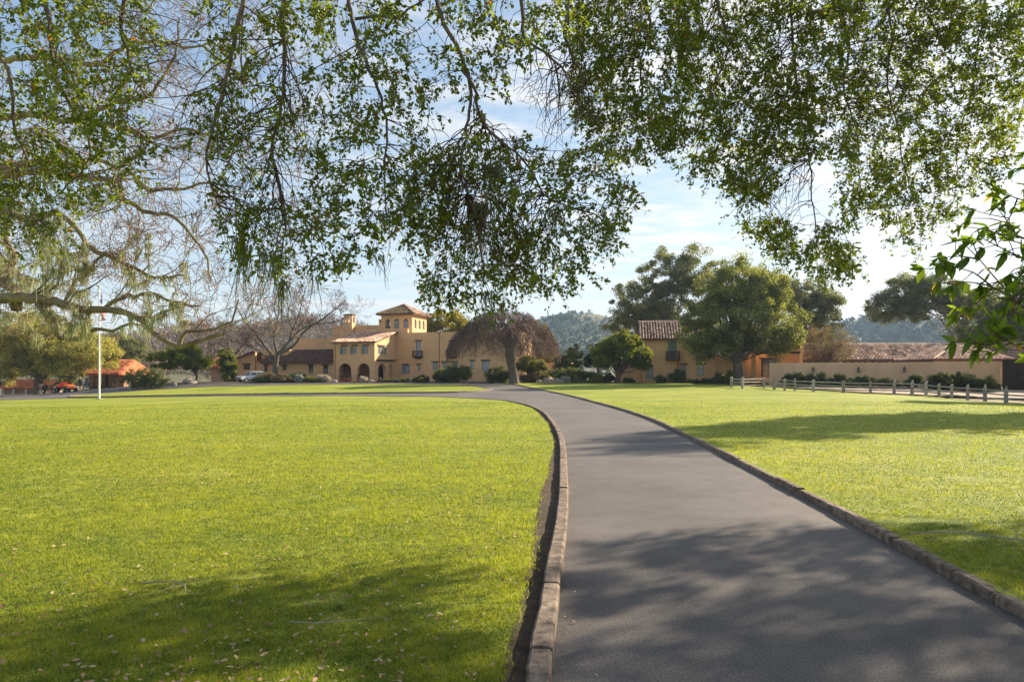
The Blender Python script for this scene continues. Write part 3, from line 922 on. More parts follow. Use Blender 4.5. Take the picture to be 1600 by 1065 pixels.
for a0, a1, zt in ((3.32, 4.15, 6.15), (8.8, 9.75, 6.05)):
    window(house, FR(PD), a0, a1, 3.85, zt, 2, 5, 'shutter_blue', 'pane_pale', sill=False)
    c = (a0+a1)/2
    b = MB()
    b.box(c-0.75, c+0.75, PD-0.62, PD-0.003, 3.72, 3.86)
    b.add([(c-0.7, PD-0.55, 3.715), (c+0.7, PD-0.55, 3.715), (c+0.7, PD-0.004, 3.715), (c-0.7, PD-0.004, 3.715), (c-0.45, PD-0.25, 3.5), (c+0.45, PD-0.25, 3.5), (c+0.45, PD-0.004, 3.45), (c-0.45, PD-0.004, 3.45)],
          [(0,1,2,3),(7,6,5,4),(0,4,5,1),(1,5,6,2),(2,6,7,3),(3,7,4,0)])
    bal = b.build('balcony', M['wood_dark'], house)
    rl = MB()
    rl.box(c-0.75, c+0.75, PD-0.62, PD-0.57, 4.62, 4.68)
    for k in (-1, 1):
        rl.box(c+k*0.725-0.025, c+k*0.725+0.025, PD-0.57, PD-0.003, 4.62, 4.68)
    for i in range(13):
        x = c - 0.73 + i*1.46/12
        rl.box(x-0.014, x+0.014, PD-0.61, PD-0.58, 3.862, 4.62)
    for i in range(1, 5):
        for k in (-1, 1):
            rl.box(c+k*0.725-0.014, c+k*0.725+0.014, PD-0.6+i*0.12-0.014, PD-0.6+i*0.12+0.014, 3.862, 4.62)
    rl.build('balcony_railing', M['iron'], bal)
for v_ in (9.6, 13.0):
    window(house, SD(19.1), v_, v_+1.0, 4.0, 5.6, 2, 3, 'frame_white', 'pane')
window(house, SD(19.1), 9.6, 10.6, 1.2, 2.6, 2, 3, 'frame_white', 'pane')
for u_, z0, z1, vv in ((7.15, 0, 7.2, PD), (-6.35, 0, 5.6, 0.0), (12.9, 3.4, 7.3, PD)):
    MB().tube([(u_, vv-0.07, z1), (u_, vv-0.07, z0)], 0.05, 6).box(u_-0.12, u_+0.12, vv-0.16, vv-0.003, z1, z1+0.22).build('downpipe', M['copper_pipe'], house)
# low step-down volume at the right end
wall('wall', rect_loop(19.1, 25, -0.3, 2.9), [], FR(PD+9), 0.4, S, house)
MB().box(24.6, 25, PD+9.4, PD+16, -0.3, 2.9).box(19.11, 24.6, PD+9.4, PD+16, 2.6, 2.75).build('wall', S, house)
# rear upper block, chimneys
MB().box(-12.2, -3.4, 9.0, 17.0, -0.3, 8.86).build('wall', S, house)
ch = MB()
ch.box(-9.5, -8.05, 7.9, 9.1, 6.5, 9.3)
for (a, b, c, d) in ((-9.5, -9.25, 7.9, 8.15), (-8.3, -8.05, 7.9, 8.15), (-9.5, -9.25, 8.85, 9.1), (-8.3, -8.05, 8.85, 9.1), (-8.9, -8.65, 7.9, 8.15)):
    ch.box(a, b, c, d, 9.3, 10.25)
ch.box(-9.5, -8.05, 7.9, 9.1, 10.25, 10.45)
chimney = ch.build('chimney', S, house)
MB().box(-9.65, -7.9, 7.75, 9.25, 10.453, 10.55).box(-9.4, -8.15, 8.0, 9.0, 10.553, 10.66).build('chimney_cap', M['tile_dark'], chimney)
c2 = MB()
c2.box(-5.2, -4.0, 11.5, 12.4, 8.7, 9.35)
for a in (-5.2, -4.69, -4.15):
    c2.box(a, a+0.15, 11.5, 12.4, 9.35, 9.8)
c2.box(-5.25, -3.95, 11.45, 12.45, 9.8, 9.98)
c2.build('chimney', S, house)
MB().box(-10.4, -9.9, 10, 10.5, 8.8, 9.5).build('chimney_flue', M['white_metal'], house)
# belvedere tower
T0, T1, TV0, TV1, TZ = -3.49, 1.81, 8.94, 14.57, 10.42
fw = [arch_loop(a, a+0.85, 8.3, 9.75) for a in (-2.75, -1.22, 0.32)]
sw = [arch_loop(a, a+0.85, 8.3, 9.75) for a in (9.75, 11.35, 12.95)]
wall('tower_wall', rect_loop(T0, T1, 6.9, TZ), fw, FR(TV0), 0.3, S, house)
wall('tower_wall', rect_loop(TV0+0.3, TV1, 6.9, TZ), sw, SD(T1), 0.3, S, house)
wall('tower_wall', rect_loop(TV0+0.3, TV1, 6.9, TZ), sw, LS(T0), 0.3, S, house)
wall('tower_wall', rect_loop(T0+0.3, T1-0.3, 6.9, TZ), fw, BK(TV1), 0.3, S, house)
for i, a in enumerate((-2.75, -1.22, 0.32)):
    window(house, FR(TV0), a+0.02, a+0.83, 8.32, 9.55, 2, 3, 'frame_grey', 'pane_pale', lintel=False, sill=False, glass=(i > 0))
for a in (9.75, 11.35, 12.95):
    window(house, SD(T1), a+0.02, a+0.83, 8.32, 9.55, 2, 3, 'frame_grey', 'pane_pale', lintel=False, sill=False)
ov = 0.62
e0, e1, f0, f1 = T0-ov, T1+ov, TV0-ov, TV1+ov
pk = ((T0+T1)/2, (TV0+TV1)/2, 12.25)
ze = TZ + 0.10
tr_ = MB().add([(e0,f0,ze),(e1,f0,ze),(e1,f1,ze),(e0,f1,ze),pk,(e0,f0,ze-.14),(e1,f0,ze-.14),(e1,f1,ze-.14),(e0,f1,ze-.14)],
               [(0,1,4),(1,2,4),(2,3,4),(3,0,4),(5,8,7,6),(0,5,6,1),(1,6,7,2),(2,7,8,3),(3,8,5,0)]).build('tower_roof', M['tile_dark'], house)
Wt = e1-e0; Ht = pk[2]-ze
Ls = math.hypot((f1-f0)/2, Ht)
for (o_, ud_, sd_, mm, W_, L_) in (((e0,f0,ze),(1,0,0),unit((0,(f1-f0)/2,Ht)),'tile_tan',Wt,Ls),
                                   ((e1,f0,ze),(0,1,0),unit((-(e1-e0)/2,0,Ht)),'tile',f1-f0,math.hypot(Wt/2,Ht))):
    roof_tiles('roof_tiles', tr_, o_, ud_, sd_, W_, L_, M[mm], 33, clip=lambda a, W_=W_, L_=L_: (0, L_*(1-abs(2*a/W_-1))))
rg_ = MB()
for c_ in ((e0,f0),(e1,f0),(e1,f1)):
    rg_.tube([(c_[0],c_[1],ze+0.08),(pk[0],pk[1],pk[2]+0.08)], 0.11, 6)
rg_.build('ridge_tiles', M['tile'], tr_)
# left wing
wall('wall', [(-25.8,-0.3),(-22.2,-0.3),(-22.2,4.55),(-25.8,3.3)], [rect_loop(-24.4,-23.2,1.8,2.66)], FR(3.0), 0.4, S, house)
window(house, FR(3.0), -24.4, -23.2, 1.8, 2.66, 2, 2, 'frame_grey', 'pane')
MB().box(-25.8, -25.4, 3.4, 12, -0.3, 3.3).build('wall', S, house)
lr = roof_plane('roof', house, [(-26.4, 2.5, 3.28), (-22.1, 2.5, 4.76), (-22.1, 12, 4.76), (-26.4, 12, 3.28)], 0.16, M['tile_dark'])
roof_tiles('roof_tiles', lr, (-26.4, 2.5, 3.30), (0, 1, 0), unit((4.3, 0, 1.48)), 9.5, math.hypot(4.3, 1.48), M['tile_dark'], 34)
MB().box(-22.195, -17.6, 4.6, 12, -0.3, 4.98).build('wall', S, house)
wall('wall', rect_loop(-22.2, -6.66, -0.3, 2.95), [rect_loop(-20.6,-20.0,1.5,2.5), rect_loop(-17.33,-16.6,1.75,2.4), rect_loop(-12.7,-11.9,1.25,2.5), rect_loop(-10.2,-9.35,1.25,2.5)], FR(3.0), 0.4, S, house)
for a0, a1, z0, z1 in ((-20.6,-20.0,1.5,2.5), (-17.33,-16.6,1.75,2.4), (-12.7,-11.9,1.25,2.5), (-10.2,-9.35,1.25,2.5)):
    window(house, FR(3.0), a0, a1, z0, z1, 2, 2, 'frame_grey', 'pane')
rr_ = roof_plane('roof', house, [(-21.0, 2.35, 2.92), (-6.70, 2.35, 2.92), (-6.70, 6.9, 4.95), (-21.0, 6.9, 4.95)], 0.14, M['tile_dark'])
roof_tiles('roof_tiles', rr_, (-21.0, 2.30, 2.93), (1, 0, 0), unit((0, 4.55, 2.03)), 14.3, math.hypot(4.55, 2.03), M['tile_dark'], 35)
MB().box(-19.4, -12.2, 9.0, 16, -0.3, 6.95).build('wall', S, house)
MB().box(-12.19, -6.9, 6.92, 8.98, -0.3, 6.0).build('wall', S, house)
MB().tube([(-22.05, 2.9, 3.9), (-22.05, 2.9, 0)], 0.055, 6).build('downpipe', M['iron'], house)
MB().tube([(-7.2, 2.9, 2.8), (-7.2, 2.9, 0)], 0.055, 6).build('downpipe', M['iron'], house)
# flower pots and a bench-like planter on the porch step
def ploc(u, v):
    return (-19.72 + u*math.cos(HR) + v*math.sin(HR), 98 - u*math.sin(HR) + v*math.cos(HR))

# ------------------------------------------------------------------ guest house on the right
GR = R(9)
GO = (16.9, 88.0)
guest = empty('guest_house', (GO[0], GO[1], 0.5), -GR, 'two storey ochre house with dark wooden balcony, half hidden by the round crowned tree', 'house')
wall('wall', rect_loop(0, 9.0, -0.3, 5.75), [rect_loop(0.25, 1.3, 0.55, 2.25), rect_loop(3.15, 4.2, 3.3, 5.4), rect_loop(4.75, 5.4, 1.15, 2.35), rect_loop(6.8, 7.6, 1.05, 2.4)], FR(0), 0.4, S, guest)
window(guest, FR(0), 0.25, 1.3, 0.55, 2.25, 2, 3, 'shutter_blue', 'pane', lintel=False)
window(guest, FR(0), 3.15, 4.2, 3.3, 5.4, 2, 4, 'shutter_green', 'pane', sill=False, lintel=False, shutters=('shutter_green', [(3.1, 3.62), (3.68, 4.2)]))
window(guest, FR(0), 4.75, 5.4, 1.15, 2.35, 2, 2, 'shutter_green', 'pane')
window(guest, FR(0), 6.8, 7.6, 1.05, 2.4, 2, 2, 'shutter_green', 'pane_pale')
MB().box(0, 0.4, 0.4, 7.0, -0.3, 5.75).build('wall', S, guest)
MB().add([(0.003,0.2,5.75),(0.003,6.8,5.75),(0.003,3.5,7.9),(0.35,0.2,5.75),(0.35,6.8,5.75),(0.35,3.5,7.9)], [(0,2,1),(3,4,5),(0,1,4,3),(1,2,5,4),(2,0,3,5)]).build('gable', S, guest)
MB().box(8.6, 9.0, 0.4, 7.0, -0.3, 5.75).box(0.4, 8.6, 6.6, 7.0, -0.3, 5.75).build('wall', S, guest)
gr_ = roof_plane('roof', guest, [(-0.5, -0.5, 5.62), (9.4, -0.5, 5.62), (9.4, 3.5, 8.1), (-0.5, 3.5, 8.1)], 0.14, M['tile_dark'])
roof_plane('roof', guest, [(-0.5, 3.503, 8.1), (9.4, 3.503, 8.1), (9.4, 7.5, 5.62), (-0.5, 7.5, 5.62)], 0.14, M['tile_dark'])
roof_tiles('roof_tiles', gr_, (-0.5, -0.52, 5.63), (1, 0, 0), unit((0, 4.0, 2.48)), 9.9, math.hypot(4, 2.48), M['tile'], 41, pitch=0.36)
MB().tube([(-0.55, 3.5, 8.16), (9.4, 3.5, 8.16)], 0.14, 8).build('ridge_tiles', M['tile'], gr_)
b = MB().box(2.85, 4.55, -0.95, -0.003, 3.0, 3.14)
for x in (3.0, 3.7, 4.4): b.box(x-0.06, x+0.06, -0.94, -0.003, 2.84, 2.997)
bal = b.build('balcony', M['wood_dark'], guest)
rl = MB().box(2.85, 4.55, -0.95, -0.88, 4.02, 4.10).box(2.85, 2.92, -0.88, -0.003, 4.02, 4.10).box(4.48, 4.55, -0.88, -0.003, 4.02, 4.10)
for i in range(12):
    x = 2.9 + i*1.6/11; rl.box(x-0.025, x+0.025, -0.94, -0.89, 3.142, 4.02)
for i in range(1, 6):
    for x in (2.885, 4.515): rl.box(x-0.025, x+0.025, -0.9+i*0.15-0.025, -0.9+i*0.15+0.025, 3.142, 4.02)
rl.build('balcony_railing', M['wood_black'], bal)
MB().tube([(4.35, -0.09, 2.8), (4.35, -0.09, 0)], 0.09, 6).build('downpipe', M['copper_pipe'], guest)
# lower extension behind the small tree
MB().box(-3.0, -0.003, 1.0, 6, -0.3, 2.9).build('wall', S, guest)
# single storey part with the recessed entry
MB().box(9.003, 13.3, 0.25, 6, -0.3, 3.5).build('wall', S, guest)
MB().box(13.3, 13.75, -0.9, -0.45, -0.3, 4.0).build('column', S, guest)
MB().box(13.303, 19.4, -0.88, -0.5, 4.0, 5.05).box(19.0, 19.4, -0.5, 5, -0.3, 5.05).box(13.303, 13.7, -0.5, 3.5, 4.0, 5.05).build('wall', S, guest)
wall('wall', rect_loop(13.303, 19.0, -0.3, 4.0), [rect_loop(15.0, 16.8, 0.9, 3.1)], FR(2.2), 0.3, S, guest)
window(guest, FR(2.2), 15.0, 16.8, 0.9, 3.1, 2, 4, 'wood_dark', 'pane', lintel=True)
vg = MB().box(13.76, 19.0, -0.80, -0.52, 3.68, 3.97)
vg.build('entry_beam', M['wood_black'], guest)
for i in range(5):
    x = 14.6 + i*0.95
    MB().tube([(x, -1.15, 3.82+0.28), (x, -0.45, 3.82+0.28)], 0.09, 8).build('beam_end', M['wood_black'], guest)

# ------------------------------------------------------------------ long low house behind the garden wall
LO = (34.6, 88.0)
low = empty('low_house', (LO[0], LO[1], 0.4), 0, 'long low house under brown barrel tiles behind the garden wall', 'house')
MB().box(0, 26.5, 0.5, 0.9, -0.3, 3.1).box(0, 0.4, 0.9, 8.0, -0.3, 3.1).build('wall', S, low)
lr = roof_plane('roof', low, [(-0.4, -0.2, 3.05), (26.5, -0.2, 3.05), (26.5, 4.2, 5.25), (-0.4, 4.2, 5.25)], 0.14, M['tile_dark'])
roof_plane('roof', low, [(-0.4, 4.203, 5.25), (26.5, 4.203, 5.25), (26.5, 8.4, 3.05), (-0.4, 8.4, 3.05)], 0.14, M['tile_dark'])
roof_tiles('roof_tiles', lr, (-0.4, -0.24, 3.06), (1, 0, 0), unit((0, 4.4, 2.2)), 26.9, math.hypot(4.4, 2.2), M['tile'], 51, pitch=0.46, course=0.60)
MB().tube([(-0.5, 4.2, 5.32), (26.5, 4.2, 5.32)], 0.16, 8).build('ridge_tiles', M['tile'], lr)
for i in range(30):
    x = 0.3 + i*0.9
    MB().box(x-0.05, x+0.05, -0.14, 0.5, 2.72, 2.88).build('rafter_tail', M['wood_dark'], low)
MB().box(8.0, 12.0, 6.5, 9, 3.0, 5.75).build('parapet', S, low)
# gabled wing of the low house that comes forward at the right
hip = empty('gatehouse', (49.2, 79.0, 0.3), 0, 'small hipped tile roof rising above the right end of the garden wall', 'house')
h_ = roof_plane('roof', hip, [(-0.6, -0.3, 3.05), (8.6, -0.3, 3.05), (6.6, 4.0, 4.75), (4.4, 4.0, 4.75)], 0.14, M['tile_dark'])
Lh = math.hypot(4.3, 1.7)
roof_tiles('roof_tiles', h_, (-0.6, -0.33, 3.06), (1, 0, 0), unit((0, 4.3, 1.7)), 9.2, Lh, M['tile'], 52, pitch=0.44, course=0.55,
           clip=lambda a: (0, Lh*min(1.0, a/5.0, (9.2-a)/2.0)))
roof_plane('roof', hip, [(-0.6, -0.297, 3.05), (4.4, 4.003, 4.75), (4.4, 8.0, 3.05), (-0.6, 8.0, 3.05)], 0.14, M['tile_dark'])
roof_tiles('roof_tiles', h_, (-0.62, 8.0, 3.06), (0, -1, 0), unit((5.0, 0, 1.7)), 8.3, math.hypot(5.0, 1.7), M['tile'], 54, pitch=0.44, course=0.55, clip=lambda a: (0, math.hypot(5.0, 1.7)*min(1.0, (8.3-a)/4.3)))
MB().tube([(-0.6, -0.3, 3.12), (4.4, 4.0, 4.82), (6.6, 4.0, 4.82), (8.6, -0.3, 3.12)], 0.13, 8).build('ridge_tiles', M['tile'], h_)
MB().box(0, 8, 0.3, 0.6, -0.3, 2.9).build('wall', S, hip)
far_r = empty('barn_wing', (56.0, 80.5, 0.3), 0, 'dark timber outbuilding with tiled roof at the right edge beyond the wall', 'outbuilding')
b_ = roof_plane('roof', far_r, [(0.9, -1.2, 3.0), (16, -1.2, 3.0), (16, 3.8, 5.2), (0.9, 3.8, 5.2)], 0.14, M['tile_dark'])
roof_tiles('roof_tiles', b_, (0.9, -1.24, 3.01), (1, 0, 0), unit((0, 5.0, 2.2)), 15.1, math.hypot(5, 2.2), M['tile_dark'], 53, pitch=0.44, course=0.55)
MB().box(0.9, 16, 0.2, 0.5, -0.5, 2.9).build('wall', M['wood_black'], far_r)

# garden wall with three iron lanterns
A = np.array((29.4, 78.0)); B_ = np.array((48.6, 68.0))
wd = (B_-A)/np.linalg.norm(B_-A); WL = float(np.linalg.norm(B_-A)); wrz = math.atan2(wd[1], wd[0])
gw = empty('garden_wall', (A[0], A[1], 0.0), wrz, 'long plain pinkish stucco garden wall behind the rail fence', 'wall')
V = []; nseg = 24
rgw = random.Random(4)
mbw = MB()
prev = None
for i in range(nseg+1):
    x = WL*i/nseg; zt = 2.95 + rgw.uniform(-.012, .012)
    ring = [(x, 0, -0.6), (x, 0, zt-0.05), (x, 0.05, zt), (x, 0.35, zt), (x, 0.4, zt-0.05), (x, 0.4, -0.6)]
    k = len(mbw.V); mbw.V += ring
    if prev is not None:
        for j in range(5): mbw.F.append((prev+j, k+j, k+j+1, prev+j+1)); mbw.T.append(.5)
    else:
        mbw.F.append((5,4,3,2,1,0)); mbw.T.append(.5)
    prev = k
mbw.F.append(tuple(range(prev, prev+6))); mbw.T.append(.5)
mbw.build('wall', M['stucco_pink'], gw)
MB().box(-0.003, 0.4, 0.403, 6, -0.6, 2.9).build('wall_return', M['stucco_pink'], gw)
for px_, lab in ((1270.6, 'black iron lantern on the garden wall, nearest the entry'), (1341.3, 'black iron lantern in the middle of the garden wall'), (1413, 'black iron lantern on the garden wall, nearest the timber gate')):
    k = (px_-800)/FPX
    t = (A[0]-k*A[1])/(k*wd[1]-wd[0])
    p = A + wd*t
    zc_ = CAM_H + (582-577)/FPX*p[1]
    ln_ = empty('wall_lantern', (p[0], p[1], zc_), wrz, lab, 'lantern', 'lanterns on the garden wall')
    MB().box(-0.11, 0.11, -0.27, -0.05, -0.30, -0.26).box(-0.13, 0.13, -0.29, -0.03, 0.05, 0.08).add([(-.13,-.29,.083),(.13,-.29,.083),(.13,-.03,.083),(-.13,-.03,.083),(0,-.16,.25)], [(0,1,4),(1,2,4),(2,3,4),(3,0,4),(3,2,1,0)]).tube([(0,-.16,.25),(0,-.16,.36)],.02,5).build('cage', M['iron'], ln_)
    bars = MB()
    for sx in (-0.1, 0.1):
        for sy in (-0.26, -0.06): bars.box(sx-.012, sx+.012, sy-.012, sy+.012, -0.26, 0.05)
    bars.build('bars', M['iron'], ln_)
    MB().box(-0.085, 0.085, -0.245, -0.075, -0.257, 0.047).build('glass', M['pane'], ln_)
    MB().box(-0.03, 0.03, -0.05, -0.002, -0.2, 0.3).tube([(0,-.02,.28),(0,-.1,.38),(0,-.16,.36)],.015,5).build('bracket', M['iron'], ln_)
# dark timber gate at the right end of the wall: separate planks
gate = empty('timber_gate', (48.75, 67.6, -0.15), -0.22, 'tall dark brown timber gate of upright planks at the right end of the wall', 'gate')
rgg = random.Random(8)
for i in range(22):
    x = i*0.24
    MB().box(x, x+0.228, rgg.uniform(0, .02), 0.08+rgg.uniform(0, .02), 0.1, 3.0, rgg.random()).build('plank', M['wood_black'], gate)
MB().box(-0.12, -0.003, -0.06, 0.14, -0.3, 3.1).box(5.29, 5.4, -0.06, 0.14, -0.3, 3.1).box(-0.12, 5.4, -0.06, 0.14, 3.103, 3.3).build('gate_frame', M['wood_black'], gate)

# ------------------------------------------------------------------ cottages with red roofs at the far left
cot = empty('red_roof_cottage', (-64.0, 102.0, -1.5), R(-14), 'cottage with bright red tiled roof and railed balcony behind the flagpole', 'house')
cot.scale = (.85, .85, .85); cot.location.x = -62.6
M['cot_wall'] = mat('cot_wall', (0.40, 0.26, 0.16), 0.9, (0.33, 0.21, 0.13), 1.0, 0.2, 20)
wall('wall', rect_loop(-1.0, 6.2, -0.5, 3.9), [rect_loop(1.0, 1.7, 1.9, 3.4), rect_loop(2.5, 3.2, 1.6, 3.5), rect_loop(4.2, 4.9, 1.9, 3.4)], FR(0), 0.3, M['cot_wall'], cot)
for a in (1.0, 4.2): window(cot, FR(0), a, a+0.7, 1.9, 3.4, 2, 3, 'frame_grey', 'pane', lintel=False)
MB().box(2.5, 3.2, 0.12, 0.18, 1.6, 3.5).build('door', M['wood_black'], cot)
MB().box(6.2, 6.5, 0, 7, -0.5, 3.9).build('wall', M['cot_wall'], cot)
MB().box(-1.0, -0.7, 0.3, 7, -0.5, 3.9).build('wall', M['cot_wall'], cot)
rb = MB().box(-0.6, 6.4, -1.3, -0.003, 1.35, 1.5).build('balcony', M['wood_dark'], cot)
rl = MB().box(-0.6, 6.4, -1.3, -1.22, 2.25, 2.33)
for i in range(22): rl.box(-0.58+i*0.33-.02, -0.58+i*0.33+.02, -1.28, -1.24, 1.503, 2.25)
for i in range(4): rl.box(-0.6+i*2.3-.06, -0.6+i*2.3+.06, -1.36, -1.302, -0.4, 3.7)
rl.build('balcony_railing', M['wood_dark'], rb)
ro = roof_plane('roof', cot, [(-1.6, -1.6, 3.7), (7.0, -1.6, 3.7), (5.6, 3.5, 6.2), (0.6, 3.5, 6.2)], 0.15, M['tile_red'])
Lc = math.hypot(5.1, 2.5)
roof_tiles('roof_tiles', ro, (-1.6, -1.63, 3.71), (1, 0, 0), unit((0, 5.1, 2.5)), 8.6, Lc, M['tile_red'], 61, pitch=0.42, course=0.6, clip=lambda a: (0, Lc*min(1, a/2.2, (8.6-a)/1.4)))
roof_plane('roof', cot, [(7.0, -1.597, 3.7), (7.0, 7, 3.7), (5.6, 3.503, 6.2)], 0.15, M['tile_red'])
shed = empty('red_roof_shed', (-80.5, 108.0, -2.0), R(-8), 'low shed with red roof glimpsed beneath the oaks at the left edge', 'shed')
shed.scale = (.8, .8, .75)
MB().box(0, 9, 0, 5, -0.5, 2.0).build('wall', M['cot_wall'], shed)
so = roof_plane('roof', shed, [(-0.6, -0.8, 1.9), (9.6, -0.8, 1.9), (9.6, 3, 3.6), (-0.6, 3, 3.6)], 0.15, M['tile_red'])
roof_tiles('roof_tiles', so, (-0.6, -0.83, 1.91), (1, 0, 0), unit((0, 3.8, 1.7)), 10.2, math.hypot(3.8, 1.7), M['tile_red'], 62, pitch=0.42, course=0.6)
for i in range(4):
    MB().box(0.3+i*2.7-.12, 0.3+i*2.7+.12, -0.75, -0.5, -0.6, 1.72).build('post', M['frame_white'], shed)
back = empty('red_roof_house', (-52.0, 118.0, 0.3), R(-10), 'red tiled roof showing above the yellow green tree', 'house')
MB().box(0, 6, 0, 5, -0.5, 2.6).build('wall', M['cot_wall'], back)
so = roof_plane('roof', back, [(-0.6, -0.8, 2.5), (6.6, -0.8, 2.5), (6.6, 2.6, 4.2), (-0.6, 2.6, 4.2)], 0.15, M['tile_red'])
roof_tiles('roof_tiles', so, (-0.6, -0.83, 2.51), (1, 0, 0), unit((0, 3.4, 1.7)), 7.2, math.hypot(3.4, 1.7), M['tile_red'], 63, pitch=0.42, course=0.6)
# ------------------------------------------------------------------ plants: skeletons and foliage
def rot_about(v, k, a):
    c, s = math.cos(a), math.sin(a)
    return v*c + np.cross(k, v)*s + k*(k @ v)*(1-c)
def grow(rg, p, d, L, r, level, cfg, out, tips):
    """one branch and, recursively, its side branches; out gets (P, R, sides), tips the end points"""
    n = cfg['segs'][min(level, len(cfg['segs'])-1)]
    P = [np.array(p, float)]; Rr = [r]
    d = np.array(d, float); d /= np.linalg.norm(d)
    wig = cfg['wiggle'][min(level, len(cfg['wiggle'])-1)]
    up = cfg['up'][min(level, len(cfg['up'])-1)]
    taper = cfg.get('taper', 0.65)
    dirs = [d]
    for i in range(n):
        d = d + rg.normal(0, wig, 3) + np.array([0, 0, up])
        d /= np.linalg.norm(d)
        P.append(P[-1] + d*L/n)
        Rr.append(max(r*(1-(1-(1-taper))*0 - taper*(i+1)/n), cfg['rmin']))
        dirs.append(d)
    P = np.array(P)
    out.append((P, np.array(Rr), 8 if r > 0.12 else 5 if r > 0.03 else 3))
    if level >= cfg['levels']:
        tips.append((P[-1], d)); tips.append((P[len(P)//2], dirs[len(P)//2]))
        return
    nc = cfg['kids'][min(level, len(cfg['kids'])-1)]
    lo = cfg.get('start', 0.3)
    for k in range(nc):
        t = lo + (1-lo)*(k + rg.random())/nc if k < nc-1 else 1.0
        i = min(int(t*n), n-1); f = t*n - i
        q = P[i]*(1-f) + P[i+1]*f
        dd = dirs[i+1]
        ax = np.cross(dd, rg.normal(0, 1, 3)); ax /= np.linalg.norm(ax)+1e-9
        a = rg.uniform(*cfg['angle']) * (0.5 if k == nc-1 else 1.0)
        nd = rot_about(dd, ax, a)
        lr = rg.uniform(*cfg['ratio']) * (1.15 - 0.35*t)
        rad = max((Rr[i]*(1-f)+Rr[i+1]*f) * rg.uniform(0.55, 0.8), cfg['rmin'])
        grow(rg, q, nd, L*lr, rad, level+1, cfg, out, tips)

def clumps_in(lobes, n, rg, shell=0.5):
    """clump centres spread through the outer part of a union of ellipsoids"""
    lobes = np.asarray(lobes, float)
    w = lobes[:, 3]*lobes[:, 4]*lobes[:, 5]; w = w**0.75; w /= w.sum()
    k = rg.choice(len(lobes), n, p=w)
    v = rg.normal(0, 1, (n, 3)); v /= np.linalg.norm(v, axis=1, keepdims=True)
    rad = (shell**3 + (1-shell**3)*rg.random(n))**(1/3)
    bump = 1 + 0.10*np.sin(v[:, 0]*7+k)*np.sin(v[:, 1]*6+2*k) + rg.normal(0, 0.06, n)
    return lobes[k, :3] + v*lobes[k, 3:]*(rad*bump)[:, None]
def foliage(cl, rad, per, ll, lw, rg, tvar=0.22, flat=0.7, droop=0.0, base=0.5):
    """leaf faces scattered round clump centres"""
    n = len(cl)
    per *= 1.55; ll *= 1.22; lw *= 1.3
    cnt = np.maximum(3, rg.normal(per, per*0.35, n).astype(int))
    idx_ = np.repeat(np.arange(n), cnt)
    m_ = len(idx_)
    off = rg.normal(0, 1, (m_, 3)); off *= (rg.random(m_)**0.5 / (np.linalg.norm(off, axis=1)+1e-9))[:, None]
    cr = rad * rg.uniform(0.6, 1.35, n)
    off *= cr[idx_][:, None]; off[:, 2] *= flat
    pos = cl[idx_] + off
    ax = off + rg.normal(0, 1, (m_, 3))*rad*0.8; ax[:, 2] -= droop
    nn = rg.normal(0, 1, (m_, 3)); nn[:, 2] += 0.7
    ct = rg.normal(base, tvar*0.7, n)
    tint = np.clip(ct[idx_] + rg.normal(0, tvar, m_), 0, 0.9)
    return quad_leaves(pos, ax, nn, ll*rg.uniform(0.6, 1.3, m_), lw*rg.uniform(0.7, 1.3, m_), tint)

def leafy_tree(name, label, base, trunk, lobes, m_leaf, m_bark, seed, clumps=220, per=130, crad=0.75, ll=0.16, lw=0.075, shell=0.5, group=None, cat='tree', limbs=7, tvar=0.22, flat=0.75, bare=0):
    """trunk: list of (x, y, z, r) relative to the base; lobes: ellipsoids (x, y, z, rx, ry, rz) relative to the base"""
    rg = np.random.default_rng(seed)
    root = empty(name, base, 0, label, cat, group)
    out = []
    T = np.array(trunk, float)
    out.append((catmull(T[:, :3], 0.3), None, 9))
    P = out[0][0]
    dT = np.concatenate([[0], np.cumsum(np.linalg.norm(np.diff(T[:, :3], axis=0), axis=1))])
    dP = np.concatenate([[0], np.cumsum(np.linalg.norm(np.diff(P, axis=0), axis=1))])
    Rr = np.interp(dP/dP[-1]*dT[-1], dT, T[:, 3])
    Rr[0] *= 1.35; 
    out[0] = (P, Rr, 9)
    cl = clumps_in(lobes, clumps, rg, shell)
    top = P[-1]; r_top = Rr[-1]
    # limbs run from the upper trunk to clump groups
    lob = np.asarray(lobes, float)
    order = rg.permutation(len(cl))[:limbs*5]
    for i in range(min(limbs*5, len(order))):
        q = cl[order[i]]
        s = P[int(len(P)*rg.uniform(0.6, 1.0))-1] if rg.random() < 0.8 else top
        mid = (s+q)/2 + rg.normal(0, 0.12, 3)*np.linalg.norm(q-s); mid[2] += 0.12*np.linalg.norm(q-s)
        c = catmull([s, mid, q], 0.5)
        r0 = r_top*(0.55 if i < limbs else 0.25)
        out.append((c, np.linspace(r0, 0.012, len(c)), 6 if i < limbs else 4))
    link('trunk', tubes_mesh('trunk', out), m_bark, root)
    V, Fq, t = foliage(cl, crad, per, ll, lw, rg, tvar, flat)
    link('crown', np_mesh('crown', V, Fq, attr=t), m_leaf, root)
    return root

